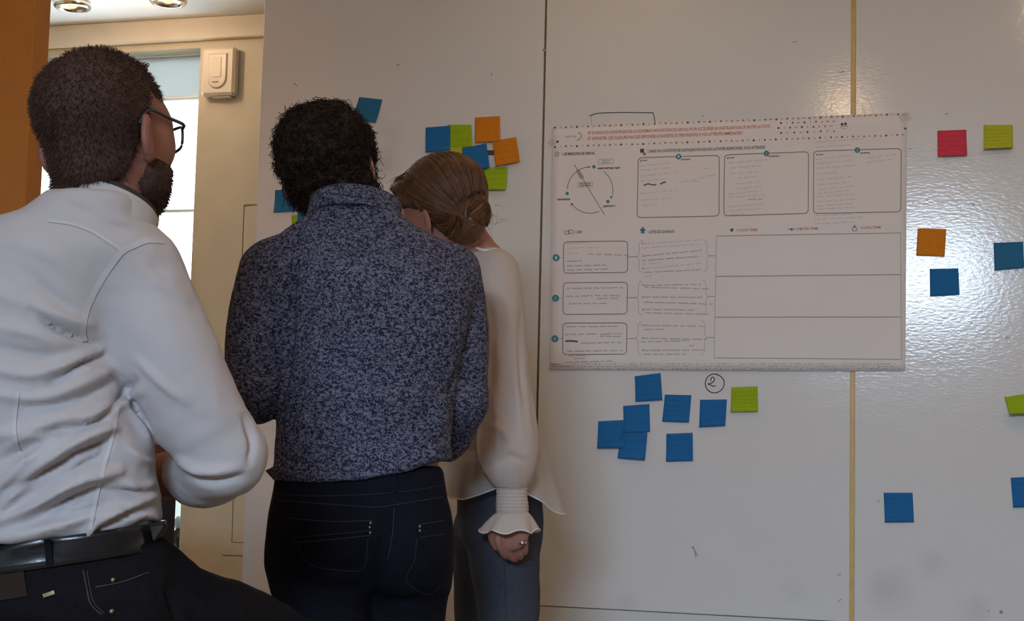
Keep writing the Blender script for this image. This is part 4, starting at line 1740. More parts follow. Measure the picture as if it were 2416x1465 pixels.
M_FRAME = mat('black_glasses_frame', (0.02, 0.02, 0.024), rough=0.3)
M_LENS = mat('glasses_lens', (0.9, 0.95, 0.95), rough=0.02, alpha=0.22)


def sheer(nt, b, tc):
    out = nt.nodes['Material Output']
    tr = nt.nodes.new('ShaderNodeBsdfTranslucent')
    tr.inputs[0].default_value = (0.72, 0.60, 0.53, 1)
    mx = nt.nodes.new('ShaderNodeMixShader')
    mx.inputs[0].default_value = 0.3
    nt.links.new(b.outputs[0], mx.inputs[1])
    nt.links.new(tr.outputs[0], mx.inputs[2])
    nt.links.new(mx.outputs[0], out.inputs[0])


M_BLOUSE = mat('cream_blouse', (0.72, 0.62, 0.555), rough=0.8, spec=0.2, build=sheer)
M_SHEER = mat('sheer_blouse_hem', (0.68, 0.64, 0.60), rough=0.8, spec=0.2, alpha=0.62)
M_HEM = mat('blouse_hem_edge', (0.82, 0.79, 0.75), rough=0.8)


def sec(y, xl, xr, D, b):
    c = P((xl + xr) / 2, y, D)
    return (c, (xr - xl) / 2 * D / F, b)


# ------------------------------------------------------------------ man in the white shirt, perched on a stool
def man_white():
    D = 2.05
    yaw = math.radians(30)
    hc = P(253, 313, 2.1)
    HR = rot(math.radians(24), math.radians(1), math.radians(-5))
    S = np.array([1.0, .97, .955])
    base = P(95, 1465, 2.10)
    root = empty('person', (base[0], base[1], 0), 'man in white shirt and glasses perched on a stool with folded arms', 'person', None)
    hl, sk = head_local(S), skull_local(S)
    head = to_world(hl, hc, HR)
    skull = to_world(sk, hc, HR)
    # skeleton
    fdir = np.array([math.sin(yaw), math.cos(yaw), 0])
    shR, elR = P(310, 645, 2.07), P(530, 1074, 2.10)
    foR, wrR = P(450, 1112, 2.21), P(345, 1125, 2.29)
    shL = P(-190, 670, 2.02)
    elL = P(-215, 1080, 2.12)
    wrL = P(300, 1090, 2.36)
    tors = [sec(1275, -188, 384, 2.07, .112), sec(1180, -195, 374, 2.07, .112), sec(1110, -200, 364, 2.06, .114), sec(1040, -206, 352, 2.06, .118),
            sec(950, -214, 312, 2.06, .122), sec(850, -224, 280, 2.06, .124), sec(750, -230, 285, 2.06, .122), sec(660, -218, 318, 2.06, .112),
            sec(595, -170, 345, 2.05, .095), sec(545, -75, 340, 2.05, .078), sec(500, 60, 332, 2.05, .066), sec(455, 112, 330, 2.05, .058)]
    torso = loft(tors, 0, 2.25)
    armR = chain([shR, P(385, 812, 2.07), P(455, 950, 2.08), elR], [.071, .069, .065, .056], 14)
    forR = chain([elR, P(490, 1108, 2.16), foR], [.056, .055, .050], 8)
    armL = chain([shL, P(-215, 850, 2.05), elL], [.070, .066, .055], 12)
    forL = chain([elL, P(0, 1110, 2.30), wrL], [.054, .048, .040], 10)
    shirt_f = union([(torso, 0), (armR, .028), (forR, .02), (armL, .03), (forL, .02)])
    # pelvis and legs
    pel = loft([sec(1262, -178, 374, 2.08, .112), sec(1340, -205, 392, 2.09, .128), sec(1420, -222, 400, 2.10, .140), sec(1470, -215, 395, 2.11, .138)], 0, 2.4, cap=.03)
    kneeR, kneeL = P(735, 1582, 2.40), P(330, 1690, 2.66)
    rdir = np.array([math.cos(yaw), -math.sin(yaw), 0])
    ftR = np.array([base[0], base[1], .30]) + fdir * .15 + rdir * .10
    ftL = np.array([base[0], base[1], .30]) + fdir * .15 - rdir * .10
    thR = chain([P(285, 1448, 2.10), P(420, 1478, 2.16), P(560, 1514, 2.27), kneeR], [.105, .088, .084, .066], 14)
    thL = chain([P(-70, 1450, 2.10), P(100, 1560, 2.36), kneeL], [.105, .09, .066], 12)
    cR = chain([kneeR, (kneeR + ftR) / 2 - fdir * .02, ftR], [.066, .060, .045], 8)
    cL = chain([kneeL, (kneeL + ftL) / 2 - fdir * .02, ftL], [.066, .060, .045], 8)
    jeans_f = union([(pel, 0), (thR, .05), (thL, .05), (cR, .02), (cL, .02)])
    # body
    neck = chain([hc + HR @ np.array([0, -.028, -.05]), P(236, 430, 2.09), P(225, 520, 2.07)], [.056, .058, .062], 8)
    t2 = loft([(c, a * .86, b * .86) for c, a, b in tors[:-2]], 0, 2.2)
    hnd = hand(wrR, wrR - foR, np.array([.2, -.9, .2]), np.array([0, 0, 1.0]), .6)
    hndL = hand(wrL, wrL - P(0, 1110, 2.30), fdir, np.array([0, 0, 1.0]), .6)
    body_f = union([(t2, 0), (neck, .04), (head, .025), (chain([shR, elR], [.05, .042]), .03), (chain([elR, foR, wrR], [.042, .040, .030], 8), .02), (hnd, .008),
                    (chain([shL, elL], [.05, .042]), .03), (chain([elL, wrL], [.042, .030]), .02), (hndL, .008), (shrink(thR), .03),
                    (shrink(thL), .03), (shrink(cR), .01), (shrink(cL), .01), (ell(P(95, 1380, 2.1), (.13, .09, .09)), .03)])
    v, q = nets(body_f, (base[0] - .45, base[1] - .35, .26), (base[0] + .62, base[1] + .75, 1.72), .005)
    mk('body', v, q, M_SKIN1, root)
    eyes(hc, HR, root, S)
    # shirt
    zc = 1.2
    tilt = lambda p: base[2] + .0
    b0 = P(0, 1326, 2.05)
    b1 = P(330, 1262, 2.05)
    slope = (b1[2] - b0[2]) / (b1[0] - b0[0])
    beltz = lambda p: b0[2] + .018 + slope * .75 * (p[:, 0] - b0[0])

    def shirt_cut(p):
        d = shirt_f(p)
        # blouse slightly over the belt, then end
        d = smax(d, -(p[:, 2] - beltz(p) - .004), .012)
        # right sleeve rolled to the forearm
        ax = (foR - elR) / np.linalg.norm(foR - elR)
        near = np.linalg.norm(p - foR, axis=1) < .13
        e = np.where(near, (p - foR) @ ax + .012, -1)
        return np.maximum(d, e)
    v, q = nets(shirt_cut, P(-330, 1330, 2.0) - (.05, .25, .02), (P(660, 400, 2.2) + (.02, .22, .02)), .0048)
    n = normals(shirt_cut, v)
    fl = [([(135, 1039), (50, 1100), (-20, 1165)], 15, .007), ([(266, 1012), (216, 1027), (162, 1054), (77, 1116), (-10, 1215)], 15, .012),
          ([(278, 1112), (231, 1120), (166, 1135), (77, 1193), (-10, 1235)], 15, .011), ([(370, 1170), (308, 1197), (231, 1235), (205, 1262)], 13, .010),
          ([(270, 1200), (193, 1222), (116, 1245), (-10, 1270)], 15, .009), ([(200, 973), (135, 992), (60, 1016), (-10, 1030)], 15, .007),
          ([(326, 923), (270, 958), (216, 985), (162, 1004)], 13, .008), ([(116, 1018), (216, 997), (281, 945), (318, 900)], 10, -.008), ([(154, 1075), (224, 1053), (258, 1033)], 11, -.009),
          ([(30, 1152), (116, 1106), (170, 1080)], 11, -.008), ([(216, 1255), (293, 1211), (362, 1182)], 9, -.009), ([(60, 1240), (150, 1190), (240, 1150)], 12, -.008),
          ([(75, 732), (141, 778), (228, 812)], 8, -.013), ([(100, 725), (160, 752), (215, 770)], 14, .008), ([(53, 637), (115, 690), (172, 736)], 16, -.005), ([(-10, 874), (76, 884), (153, 860), (235, 836)], 13, .009),
          ([(-10, 772), (76, 787), (126, 812)], 14, .005), ([(120, 905), (195, 858), (248, 838)], 9, -.008), ([(40, 830), (120, 838), (200, 822)], 14, -.005), ([(-10, 930), (90, 940), (170, 915), (262, 872)], 15, .006),
          ([(325, 851), (382, 904), (440, 950)], 11, .004), ([(336, 629), (386, 675), (440, 706)], 12, .004), ([(420, 1085), (480, 1110), (560, 1105)], 12, .006), ([(440, 1120), (500, 1138), (570, 1125)], 9, -.005),
          ([(575, 985), (596, 1040), (590, 1090)], 9, -.005), ([(285, 890), (310, 950), (345, 1010)], 8, -.006), ([(300, 960), (330, 1010), (350, 1060)], 10, .006),
          ([(130, 470), (180, 492), (250, 520), (300, 545)], 10, -.004), ([(200, 505), (260, 520), (330, 535)], 12, .004), ([(20, 560), (110, 600), (200, 660)], 24, .003)]
    fl += [([(300, 1060), (330, 1085), (365, 1090)], 9, .005), ([(255, 1050), (240, 1075), (200, 1095), (150, 1130)], 9, -.006), ([(20, 1050), (70, 1030), (120, 1030)], 10, .005),
           ([(290, 1140), (330, 1150), (372, 1135)], 9, .006), ([(240, 1160), (300, 1160), (350, 1150)], 9, -.005), ([(-10, 1090), (40, 1072), (90, 1050)], 10, -.005), ([(100, 1215), (170, 1195), (230, 1180)], 9, .005), ([(300, 1225), (340, 1215), (372, 1225)], 8, .005), ([(320, 1245), (350, 1232), (376, 1240)], 7, -.004),
           ([(-10, 690), (60, 720), (120, 760)], 16, .004), ([(-10, 815), (60, 835), (130, 850)], 12, -.005), ([(150, 880), (210, 870), (270, 900)], 9, .005), ([(60, 960), (130, 955), (200, 935), (260, 905)], 9, -.006)]
    fl = [(a_, w_ * .92, h_ * (1.9 if max(y for x, y in a_) > 900 else 1.3)) for a_, w_, h_ in fl]
    v = folds(v, n, fl)
    v = v + n * (0.0016 * vnoise(v * 28, 3) + 0.0010 * vnoise(v * 60, 5))[:, None]
    shirt = mk('shirt', v, q, M_SHIRTW, root)
    bv = bvh_of(v, q)
    for pts, w in (([(115, 520), (165, 527), (215, 544), (262, 573), (290, 592)], 7), ([(392, 568), (350, 566), (318, 578), (290, 592), (258, 632), (228, 680), (205, 730), (195, 780), (200, 806)], 15),
                   ([(42, 925), (34, 1000), (40, 1050), (58, 1090)], 9), ([(277, 962), (270, 1005), (262, 1040), (247, 1095), (228, 1170), (212, 1250)], 10)):
        rv, rf = ribbon(bv, pts, w, .0016, 40)
        if rv:
            mk('seam', rv, rf, M_SEAM, shirt)
    # collar with a dark inner band
    cz = np.array([0, 0, 1]) + fdir * .48
    cpt = P(234, 556, 2.06)
    collar('collar', cpt, cz, fdir, .061, .063, .050, .004, .009, M_SHIRTW, shirt, gap=.22, wob=.001)
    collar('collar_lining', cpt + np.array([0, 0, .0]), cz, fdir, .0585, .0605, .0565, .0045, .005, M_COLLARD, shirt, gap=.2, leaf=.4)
    # jeans and belt
    v, q = nets(jeans_f, P(-330, 1500, 2.0) - (.05, .25, .62), (P(900, 1240, 2.4) + (.05, .5, .02)), .007)
    n = normals(jeans_f, v)
    v = folds(v, n, [([(400, 1365), (470, 1400), (540, 1430)], 12, -.006), ([(395, 1385), (410, 1430), (420, 1470)], 9, -.010), ([(120, 1400), (220, 1420), (300, 1400)], 14, .004), ([(300, 1330), (345, 1380), (375, 1440)], 10, .004)])
    v = v + n * (0.0018 * vnoise(v * 35, 8))[:, None]
    jeans = mk('jeans', v, q, M_JEANS1, root)
    bv = bvh_of(v, q)
    for pts, w in (([(196, 1345), (205, 1390), (214, 1425), (240, 1450)], 3.0), ([(205, 1346), (213, 1390), (222, 1422), (246, 1447)], 2.0), ([(225, 1385), (290, 1372), (350, 1350)], 2.5)):
        rv, rf = ribbon(bv, pts, w, .002, 24)
        if rv:
            mk('stitching', rv, rf, M_STITCH, jeans)
    rv, rf = ribbon(bv, [(-20, 1388), (60, 1376)], 62, .003, 10)
    if rv:
        mk('leather_patch', rv, rf, M_PATCH, jeans)
    rv, rf = ribbon(bv, [(101, 1406), (128, 1397)], 9, .004, 6)
    if rv:
        mk('brand_tab', rv, rf, M_METAL, jeans)
    for q_ in ((263, 1442), (266, 1368)):
        d = P(q_[0], q_[1], 1) - CAM
        hit = bv.ray_cast(Vector(CAM), Vector(d).normalized())
        if hit[0] is not None:
            p = np.array(hit[0])
            vv, ff = lathe(p, -d, [(.001, .0045), (.0028, .0035), (.0038, .001), (.0038, -.002)], 12)
            fixn(mk('rivet', vv, ff, M_METAL, jeans))
    both = lambda p: np.minimum(pel(p), torso(p))
    belt = band(both, (base[0], base[1]), lambda p: beltz(p) - .012, .019, .001, M_BELT, 'belt', root)
    bvb = BVHTree.FromObject(belt, bpy.context.evaluated_depsgraph_get()) if False else None
    # belt loops: short vertical straps over the belt
    mats_ = [vv.co for vv in belt.data.vertices]
    bo = base_of(belt)
    bvb = BVHTree.FromPolygons([Vector(np.array(c) + bo) for c in mats_], [tuple(p.vertices) for p in belt.data.polygons])
    for pts in ([(112, 1272), (118, 1345)], [(345, 1240), (358, 1300)]):
        rv, rf = ribbon(bvb, [pts[0], ((pts[0][0] + pts[1][0]) / 2, (pts[0][1] + pts[1][1]) / 2), pts[1]], 17, .004, 14)
        if rv:
            mk('belt_loop', rv, rf, M_JEANS1, jeans)
    # hair
    def hmask(p):
        l = ((p - hc) @ HR) / S
        zl = np.interp(l[:, 1], [-.12, -.06, -.035, -.015, .005, .03, .05, .075, .1], [-.112, -.112, -.100, -.04, .030, .012, .012, .040, .082])
        zl = zl + .5 * np.clip(l[:, 0] - .02, 0, .1)
        m = sstep(-.010, .014, l[:, 2] - zl)
        bald = np.exp(-(((l[:, 0] + .020) / .030) ** 2 + ((l[:, 1] + .060) / .032) ** 2)) * (l[:, 2] > .05)
        return m, bald

    def hair_f(p):
        m, bald = hmask(p)
        return smin(skull(p), neck(p), .025) - (.0085 * m * (1 - .5 * bald) - .0045) - .0008 * vnoise(p * 260, 4)
    v, q = nets(hair_f, hc - .19, hc + .18, .0035)
    hair = mk('hair', v, q, M_HAIR1, root)
    n = normals(lambda p: smin(skull(p), neck(p), .025), v)
    m, bald = hmask(v)
    sel = np.where((m > .55))[0]
    sel = RNG.choice(sel, 14000)
    keep = RNG.random(len(sel)) > bald[sel] * .8
    sel = sel[keep]
    p0 = v[sel] + RNG.normal(0, .0015, (len(sel), 3))
    dirn = n[sel] + np.array([0, 0, -.5]) + RNG.normal(0, .35, (len(sel), 3)) - HR[:, 1] * .2
    dirn /= np.linalg.norm(dirn, axis=1, keepdims=True)
    Lh = RNG.uniform(.003, .0065, len(sel))[:, None]
    cur = np.stack([p0 - n[sel] * .001, p0 + dirn * Lh * .5, p0 + dirn * Lh + np.array([0, 0, -.0008])], 1)
    tv, tq = tubes(cur, np.array([[.0005, .0004, .00015]]), 3)
    mk('stubble', tv, tq, M_HAIR1, hair)['kind'] = 'stuff'
    # front quiff tuft
    tuft = []
    for k in range(260):
        a = HR @ (np.array([RNG.uniform(-.03, .045), RNG.uniform(.012, .040), 0]) * S)
        l0 = hc + a + HR @ np.array([0, 0, .098 * S[2]])
        d0 = HR @ np.array([RNG.normal(.15, .15), RNG.uniform(.3, .8), RNG.uniform(.5, .9)])
        l1 = l0 + d0 * .009
        l2 = l0 + d0 * .016 + np.array([0, 0, -.004])
        tuft.append([l0 - np.array([0, 0, .012]), l0, l1, l2])
    tv, tq = tubes(np.array(tuft), np.array([[.0012, .0012, .0009, .0003]]), 3)
    mk('quiff', tv, tq, M_HAIR1, hair)['kind'] = 'stuff'

    # beard
    def beard_f(p):
        l = ((p - hc) @ HR) / S
        m = sstep(-.026, .024, (l[:, 1] - .004) + .25 * (-.03 - l[:, 2]) + .006 * vnoise(p * 90, 77)) * sstep(-.004, .026, -l[:, 2] - .036 + .12 * np.clip(l[:, 1] - .05, 0, 1)) * (1 - .0 * l[:, 0])
        return skull(p) - (.012 * m - .005) - .0012 * vnoise(p * 300, 9)
    v, q = nets(beard_f, hc - .17, hc + .17, .004)
    beard = mk('beard', v, q, M_HAIR1, root)
    n = normals(skull, v)
    dd = skull(v)
    sel = RNG.choice(np.where(dd > .0)[0], 5000)
    p0 = v[sel] - n[sel] * .001
    dirn = n[sel] + np.array([0, 0, -.9]) + RNG.normal(0, .4, (len(sel), 3))
    dirn /= np.linalg.norm(dirn, axis=1, keepdims=True)
    Lh = RNG.uniform(.003, .007, len(sel))[:, None]
    cur = np.stack([p0, p0 + dirn * Lh * .5, p0 + dirn * Lh], 1)
    tv, tq = tubes(cur, np.array([[.0005, .0004, .00015]]), 3)
    mk('whiskers', tv, tq, M_HAIR1, beard)['kind'] = 'stuff'
    # glasses
    g = empty_child('glasses', root)
    loc = lambda x, y, z: hc + HR @ (np.array([x, y, z]) * S)
    parts = []
    for sx in (-1, 1):
        rim = [loc(sx * x, y, z) for x, y, z in ((.009, .110, .016), (.030, .110, .019), (.054, .102, .019), (.061, .096, .012), (.060, .096, -.006), (.053, .099, -.015), (.030, .108, -.018), (.013, .110, -.012))]
        rim = [x for x in catmull(np.array(rim + rim[:1]), 33)[:-1]]
        parts.append(tube(rim, .0022, 6, closed=True))
        lv = rim + [np.mean(rim, 0)]
        mk('lens', lv, [(k, (k + 1) % 32, 32) for k in range(32)], M_LENS, g)
        parts.append(tube([loc(sx * x, y, z) for x, y, z in ((.061, .097, .015), (.072, .083, .017), (.079, .04, .017), (.0825, -.005, .020), (.083, -.022, .012), (.081, -.034, -.006))], .0026, 6, n=22))
    parts.append(tube([loc(*a) for a in ((-.010, .112, .012), (0, .116, .015), (.010, .112, .012))], .002, 6, n=8))
    fv, ff = joinvf(parts)
    fixn(mk('frame', fv, ff, M_FRAME, g))
    shoe('shoe', ftR - fdir * .04 - (0, 0, .09), ftR + fdir * .18 - (0, 0, .09), root, M_SHOE)
    shoe('shoe', ftL - fdir * .04 - (0, 0, .09), ftL + fdir * .18 - (0, 0, .09), root, M_SHOE)
    # stool he is perched on
    zs = float(min((np.array(jeans.data.vertices[i].co)[2] for i in range(0, 1)), default=.8))
    jz = np.array([vv.co[:] for vv in jeans.data.vertices]) + base_of(jeans)
    near = np.linalg.norm(jz[:, :2] - base[:2], axis=1) < .10
    zs = float(jz[near][:, 2].min()) - .001
    st = empty('bar_stool', (base[0], base[1], 0), 'round black bar stool under the man in the white shirt', 'stool')
    c0 = np.array([base[0], base[1], 0])
    vv, ff = lathe(c0, (0, 0, 1), [(.02, zs - .05), (.115, zs - .05), (.128, zs - .035), (.128, zs - .012), (.115, zs), (.02, zs)], 40)
    fixn(mk('seat', vv, ff, M_BELT, st))
    vv, ff = lathe(c0, (0, 0, 1), [(.028, .02), (.028, zs - .05)], 20)
    fixn(mk('column', vv, ff, M_CHROME, st))
    vv, ff = lathe(c0, (0, 0, 1), [(.21, .0), (.21, .008), (.10, .02), (.03, .03)], 40)
    fixn(mk('base', vv, ff, M_CHROME, st))
    an = np.linspace(0, 2 * math.pi, 40, endpoint=False)
    vv, ff = tube(np.stack([c0[0] + .15 * np.cos(an), c0[1] + .15 * np.sin(an), 0 * an + .198], -1), .009, 8, closed=True)
    v2, f2 = tube([c0 + (-.15, 0, .198), c0 + (.15, 0, .198)], .008, 8)
    vv, ff = joinvf([(vv, ff), (v2, f2)])
    fixn(mk('foot_ring', vv, ff, M_CHROME, st))
    return root


def empty_child(name, parent):
    o = bpy.data.objects.new(name, None)
    COL.objects.link(o)
    o.parent = parent
    return o


# ------------------------------------------------------------------ curly haired man in the patterned shirt
def man_pattern():
    hc = P(783, 406, 2.98)
    HR = rot(math.radians(10), math.radians(-6), math.radians(-12))
    S = .995
    base = P(850, 1400, 2.82)
    neck = chain([hc + HR @ np.array([0, -.03, -.05]), P(822, 475, 2.93), P(835, 540, 2.88)], [.052, .050, .058], 8)
    root = empty('person', (base[0], base[1], 0), 'dark curly haired man in navy leaf-print shirt and dark jeans, standing', 'person', None)
    head, skull = to_world(head_local(S), hc, HR), to_world(skull_local(S), hc, HR)
    tors = [sec(1165, 641, 1058, 2.80, .120), sec(1090, 647, 1064, 2.80, .115), sec(1030, 653, 1066, 2.80, .106), sec(960, 658, 1070, 2.80, .108), sec(900, 668, 1080, 2.81, .113),
            sec(800, 672, 1100, 2.82, .122), sec(700, 660, 1116, 2.83, .126), sec(640, 640, 1112, 2.84, .118), sec(605, 632, 1092, 2.85, .104),
            sec(575, 645, 1062, 2.855, .092), sec(548, 672, 1020, 2.86, .080), sec(520, 712, 968, 2.86, .068), sec(485, 760, 920, 2.87, .058)]
    torso = loft(tors, 0, 2.3)
    shL, elL = P(645, 646, 2.82), P(597, 915, 2.78)
    wrL = P(720, 930, 3.05)
    shR, elR = P(1058, 652, 2.86), P(1084, 948, 2.88)
    wrR = P(985, 1060, 3.06)
    armL = chain([shL, P(611, 760, 2.80), elL], [.066, .059, .053], 12)
    forL = chain([elL, P(660, 925, 2.93), wrL], [.053, .047, .040], 8)
    tipL = cone(P(598, 925, 2.78), P(608, 972, 2.79), .046, .018)
    armR = chain([shR, P(1086, 780, 2.88), elR], [.064, .054, .052], 12)
    forR = chain([elR, P(1048, 1030, 2.94), wrR], [.053, .050, .038], 8)
    shirt_f = union([(torso, 0), (armL, .022), (forL, .02), (tipL, .03), (armR, .022), (forR, .018)])
    hem = lambda px: np.interp(px, [600, 650, 700, 760, 860, 960, 1040, 1075, 1100], [1128, 1133, 1137, 1139, 1131, 1112, 1086, 1090, 1095])

    def shirt_cut(p):
        d = shirt_f(p)
        q = to_px(p)
        zz = (q[:, 1] - hem(q[:, 0])) * q[:, 2] / F
        inner = (q[:, 0] > 640) & (q[:, 0] < 1062)
        return smax(d, np.where(inner | (q[:, 1] > 1100), zz, -1), .006)
    v, q = nets(shirt_cut, P(500, 1200, 2.8) - (0, .22, .0), P(1190, 430, 2.95) + (0, .28, 0), .0055)
    n = normals(shirt_cut, v)
    fl = [([(668, 960), (750, 968), (850, 958), (930, 975)], 16, -.006), ([(665, 1000), (750, 1008), (850, 1000)], 16, .005), ([(1050, 900), (1010, 960), (960, 1010), (900, 1040)], 18, -.006), ([(1062, 950), (1030, 1010), (985, 1050)], 16, .007),
          ([(1058, 1040), (1000, 1080), (940, 1095)], 14, .005), ([(660, 1080), (740, 1095), (830, 1085)], 14, -.004), ([(693, 640), (688, 720), (684, 800), (678, 870), (662, 945)], 8, -.012),
          ([(1135, 690), (1112, 780), (1088, 860), (1066, 935), (1072, 1005)], 8, -.012), ([(560, 800), (600, 830), (650, 835)], 14, .004), ([(560, 870), (610, 880), (655, 860)], 12, -.004), ([(700, 560), (800, 600), (900, 605), (1000, 590)], 30, .003),
          ([(1080, 900), (1115, 915), (1145, 905)], 10, -.005), ([(1090, 940), (1120, 955), (1145, 945)], 10, .005), ([(900, 700), (960, 800), (1000, 900)], 30, .004)]
    v = folds(v, n, fl)
    v = v + n * (0.0018 * vnoise(v * 22, 13) + 0.0010 * vnoise(v * 55, 15))[:, None]
    shirt = mk('shirt', v, q, M_SHIRTP, root)
    # turned shirt tail at the side
    tv = [P(652, 1096, 2.77), P(640, 1103, 2.76), P(626, 1110, 2.77), P(634, 1120, 2.77), P(648, 1134, 2.78), P(654, 1132, 2.80), P(650, 1112, 2.75)]
    tv += [x + np.array([0.004, .012, 0]) for x in tv]
    fixn(mk('shirt_tail', tv, [(0, 1, 6), (1, 2, 6), (2, 3, 6), (3, 4, 6), (4, 5, 6), (5, 0, 6), (7, 13, 8), (8, 13, 9), (9, 13, 10), (10, 13, 11), (11, 13, 12), (12, 13, 7)] + [(k, (k + 1) % 6, 7 + (k + 1) % 6, 7 + k) for k in range(6)], M_SHIRTP, shirt, smooth=False))
    collar('collar', P(834, 528, 2.875), np.array([.0, .30, 1.0]), (0.05, 1, 0), .078, .072, .048, .006, .016, M_SHIRTP, shirt, gap=.25, wob=.0015)
    # jeans
    pel = loft([sec(1085, 662, 1046, 2.80, .100), sec(1140, 650, 1049, 2.80, .106), sec(1200, 642, 1051, 2.81, .118), sec(1265, 640, 1051, 2.82, .128), sec(1330, 645, 1047, 2.83, .124), sec(1390, 655, 1040, 2.84, .105)], 0, 2.5, cap=.03)
    hL, hR = P(757, 1330, 2.81), P(955, 1335, 2.85)
    kL, kR = np.array([P(772, 1465, 2.82)[0], hL[1] + .02, .50]), np.array([P(950, 1465, 2.88)[0], hR[1] + .04, .50])
    fL, fR = kL * (1, 1, 0) + (0, -.03, .09), kR * (1, 1, 0) + (.02, .0, .09)
    legL = chain([hL, P(770, 1450, 2.82), kL, (kL + fL) / 2 + (0, -.015, .03), fL], [.100, .094, .070, .064, .050], 16)
    legR = chain([hR, P(952, 1450, 2.88), kR, (kR + fR) / 2 + (0, -.015, .03), fR], [.092, .082, .068, .062, .050], 16)
    butL, butR = ell(P(765, 1265, 2.76), (.085, .075, .085)), ell(P(955, 1265, 2.79), (.078, .075, .085))
    jeans_f = union([(pel, 0), (legL, .03), (legR, .03), (butL, .05), (butR, .05)])
    v, q = nets(jeans_f, (base[0] - .30, base[1] - .25, .03), (base[0] + .30, base[1] + .30, 1.08), .007)
    n = normals(jeans_f, v)
    v = folds(v, n, [([(915, 1225), (905, 1280), (893, 1340), (886, 1400), (884, 1470)], 12, -.012), ([(700, 1370), (780, 1395), (860, 1380)], 12, -.005), ([(905, 1400), (960, 1420), (1010, 1400)], 12, -.004), ([(730, 1310), (800, 1340), (850, 1345)], 12, -.004), ([(655, 1240), (670, 1300), (680, 1360)], 14, .004)])
    v = v + n * (0.0018 * vnoise(v * 32, 18))[:, None]
    jeans = mk('jeans', v, q, M_JEANS2, root)
    bv = bvh_of(v, q)
    for pts, w in (([(682, 1222), (780, 1230), (880, 1228)], 2.0), ([(690, 1280), (770, 1274), (875, 1263)], 2.0), ([(690, 1268), (770, 1262), (875, 1252)], 1.6), ([(700, 1283), (730, 1330), (800, 1345), (858, 1340), (868, 1270)], 1.6),
                   ([(986, 1238), (1048, 1228)], 1.8), ([(990, 1268), (1048, 1260)], 1.8), ([(984, 1270), (978, 1320), (960, 1370), (1005, 1402), (1040, 1385)], 1.6), ([(655, 1180), (760, 1188), (880, 1196), (935, 1190), (1046, 1172)], 1.6),
                   ([(930, 1200), (926, 1260), (915, 1320)], 1.8), ([(652, 1165), (760, 1170), (930, 1162), (1045, 1145)], 1.2)):
        rv, rf = ribbon(bv, pts, w, .0022, 30)
        if rv:
            mk('stitching', rv, rf, M_STITCH2, jeans)
    for pts, w in (([(690, 1251), (770, 1247), (872, 1241)], 30), ([(988, 1253), (1047, 1245)], 28)):
        rv, rf = ribbon(bv, pts, w, .0016, 20)
        if rv:
            mk('pocket_flap', rv, rf, M_JEANS2, jeans)
    rv, rf = ribbon(bv, [(928, 1112), (931, 1140), (932, 1162)], 15, .004, 10)
    if rv:
        mk('belt_loop', rv, rf, M_JEANS2, jeans)
    for q_ in ((874, 1234), (872, 1244), (873, 1257), (990, 1242), (990, 1252)):
        d = P(q_[0], q_[1], 1) - CAM
        hit = bv.ray_cast(Vector(CAM), Vector(d).normalized())
        if hit[0] is not None:
            vv, ff = lathe(np.array(hit[0]), -d, [(.001, .0045), (.0022, .0038), (.003, .001), (.003, -.002)], 10)
            fixn(mk('rivet', vv, ff, M_METAL, jeans))
    # body
    
    t2 = loft([(c, a * .86, b * .86) for c, a, b in tors[:-2]], 0, 2.2)
    hL_, hR_ = hand(wrL, wrL - elL, np.array([-.8, .1, .3]), np.array([.1, .2, 1.0]), .5), hand(wrR, wrR - elR, np.array([.8, .1, .3]), np.array([-.1, .2, 1.0]), .5)
    body_f = union([(t2, 0), (neck, .04), (head, .025), (chain([shL, elL], [.048, .040]), .03), (chain([elL, wrL], [.040, .029]), .02), (hL_, .008), (chain([shR, elR], [.046, .040]), .03),
                    (chain([elR, wrR], [.040, .029]), .02), (hR_, .008), (shrink(legL), .04), (shrink(legR), .04), (ell(P(850, 1250, 2.82), (.13, .085, .11)), .03)])
    v, q = nets(body_f, (base[0] - .34, base[1] - .3, .06), (base[0] + .34, base[1] + .5, 1.78), .005)
    mk('body', v, q, M_SKIN2, root)
    eyes(hc, HR, root, S)

    # hair: lumpy cap plus many small curls
    def hmask(p):
        l = ((p - hc) @ HR) / S
        zl = np.interp(l[:, 1], [-.12, -.06, -.03, .0, .03, .05, .08, .1], [-.115, -.118, -.10, -.01, .0, .03, .075, .09])
        return sstep(-.012, .016, l[:, 2] - zl), l

    def hair_f(p):
        m, l = hmask(p)
        thick = .016 + .004 * sstep(0, .1, l[:, 2]) + .007 * sstep(0, .08, -l[:, 0])
        thick = thick * (.35 + .65 * sstep(-.11, -.03, l[:, 2]))
        return smin(skull(p), neck(p), .025) - ((thick + .006) * m - .006) - m * (.0055 * vnoise(p * 62, 21) + .003 * vnoise(p * 130, 22))
    v, q = nets(hair_f, hc - .19, hc + .19, .004)
    hair = mk('hair', v, q, M_HAIR2, root)
    n = normals(skull, v)
    m, l = hmask(v)
    sel = RNG.choice(np.where(m > .5)[0], 3600)
    T = np.linspace(0, 1, 9)[None, :, None]
    nn = n[sel]
    ref = RNG.normal(0, 1, nn.shape)
    a = np.cross(nn, ref)
    a /= np.linalg.norm(a, axis=1, keepdims=True)
    b = np.cross(nn, a)
    ph = RNG.uniform(0, 6.28, len(sel))[:, None, None]
    rad = RNG.uniform(.003, .0065, len(sel))[:, None, None]
    L = RNG.uniform(.006, .020, len(sel))[:, None, None] * np.where(RNG.random(len(sel)) < .15, 1.4, 1)[:, None, None]
    turns = RNG.uniform(.7, 1.5, len(sel))[:, None, None]
    grow = nn[:, None, :] * .75 + a[:, None, :] * .5 + np.array([0, 0, -.12])
    ang = ph + turns * 2 * np.pi * T
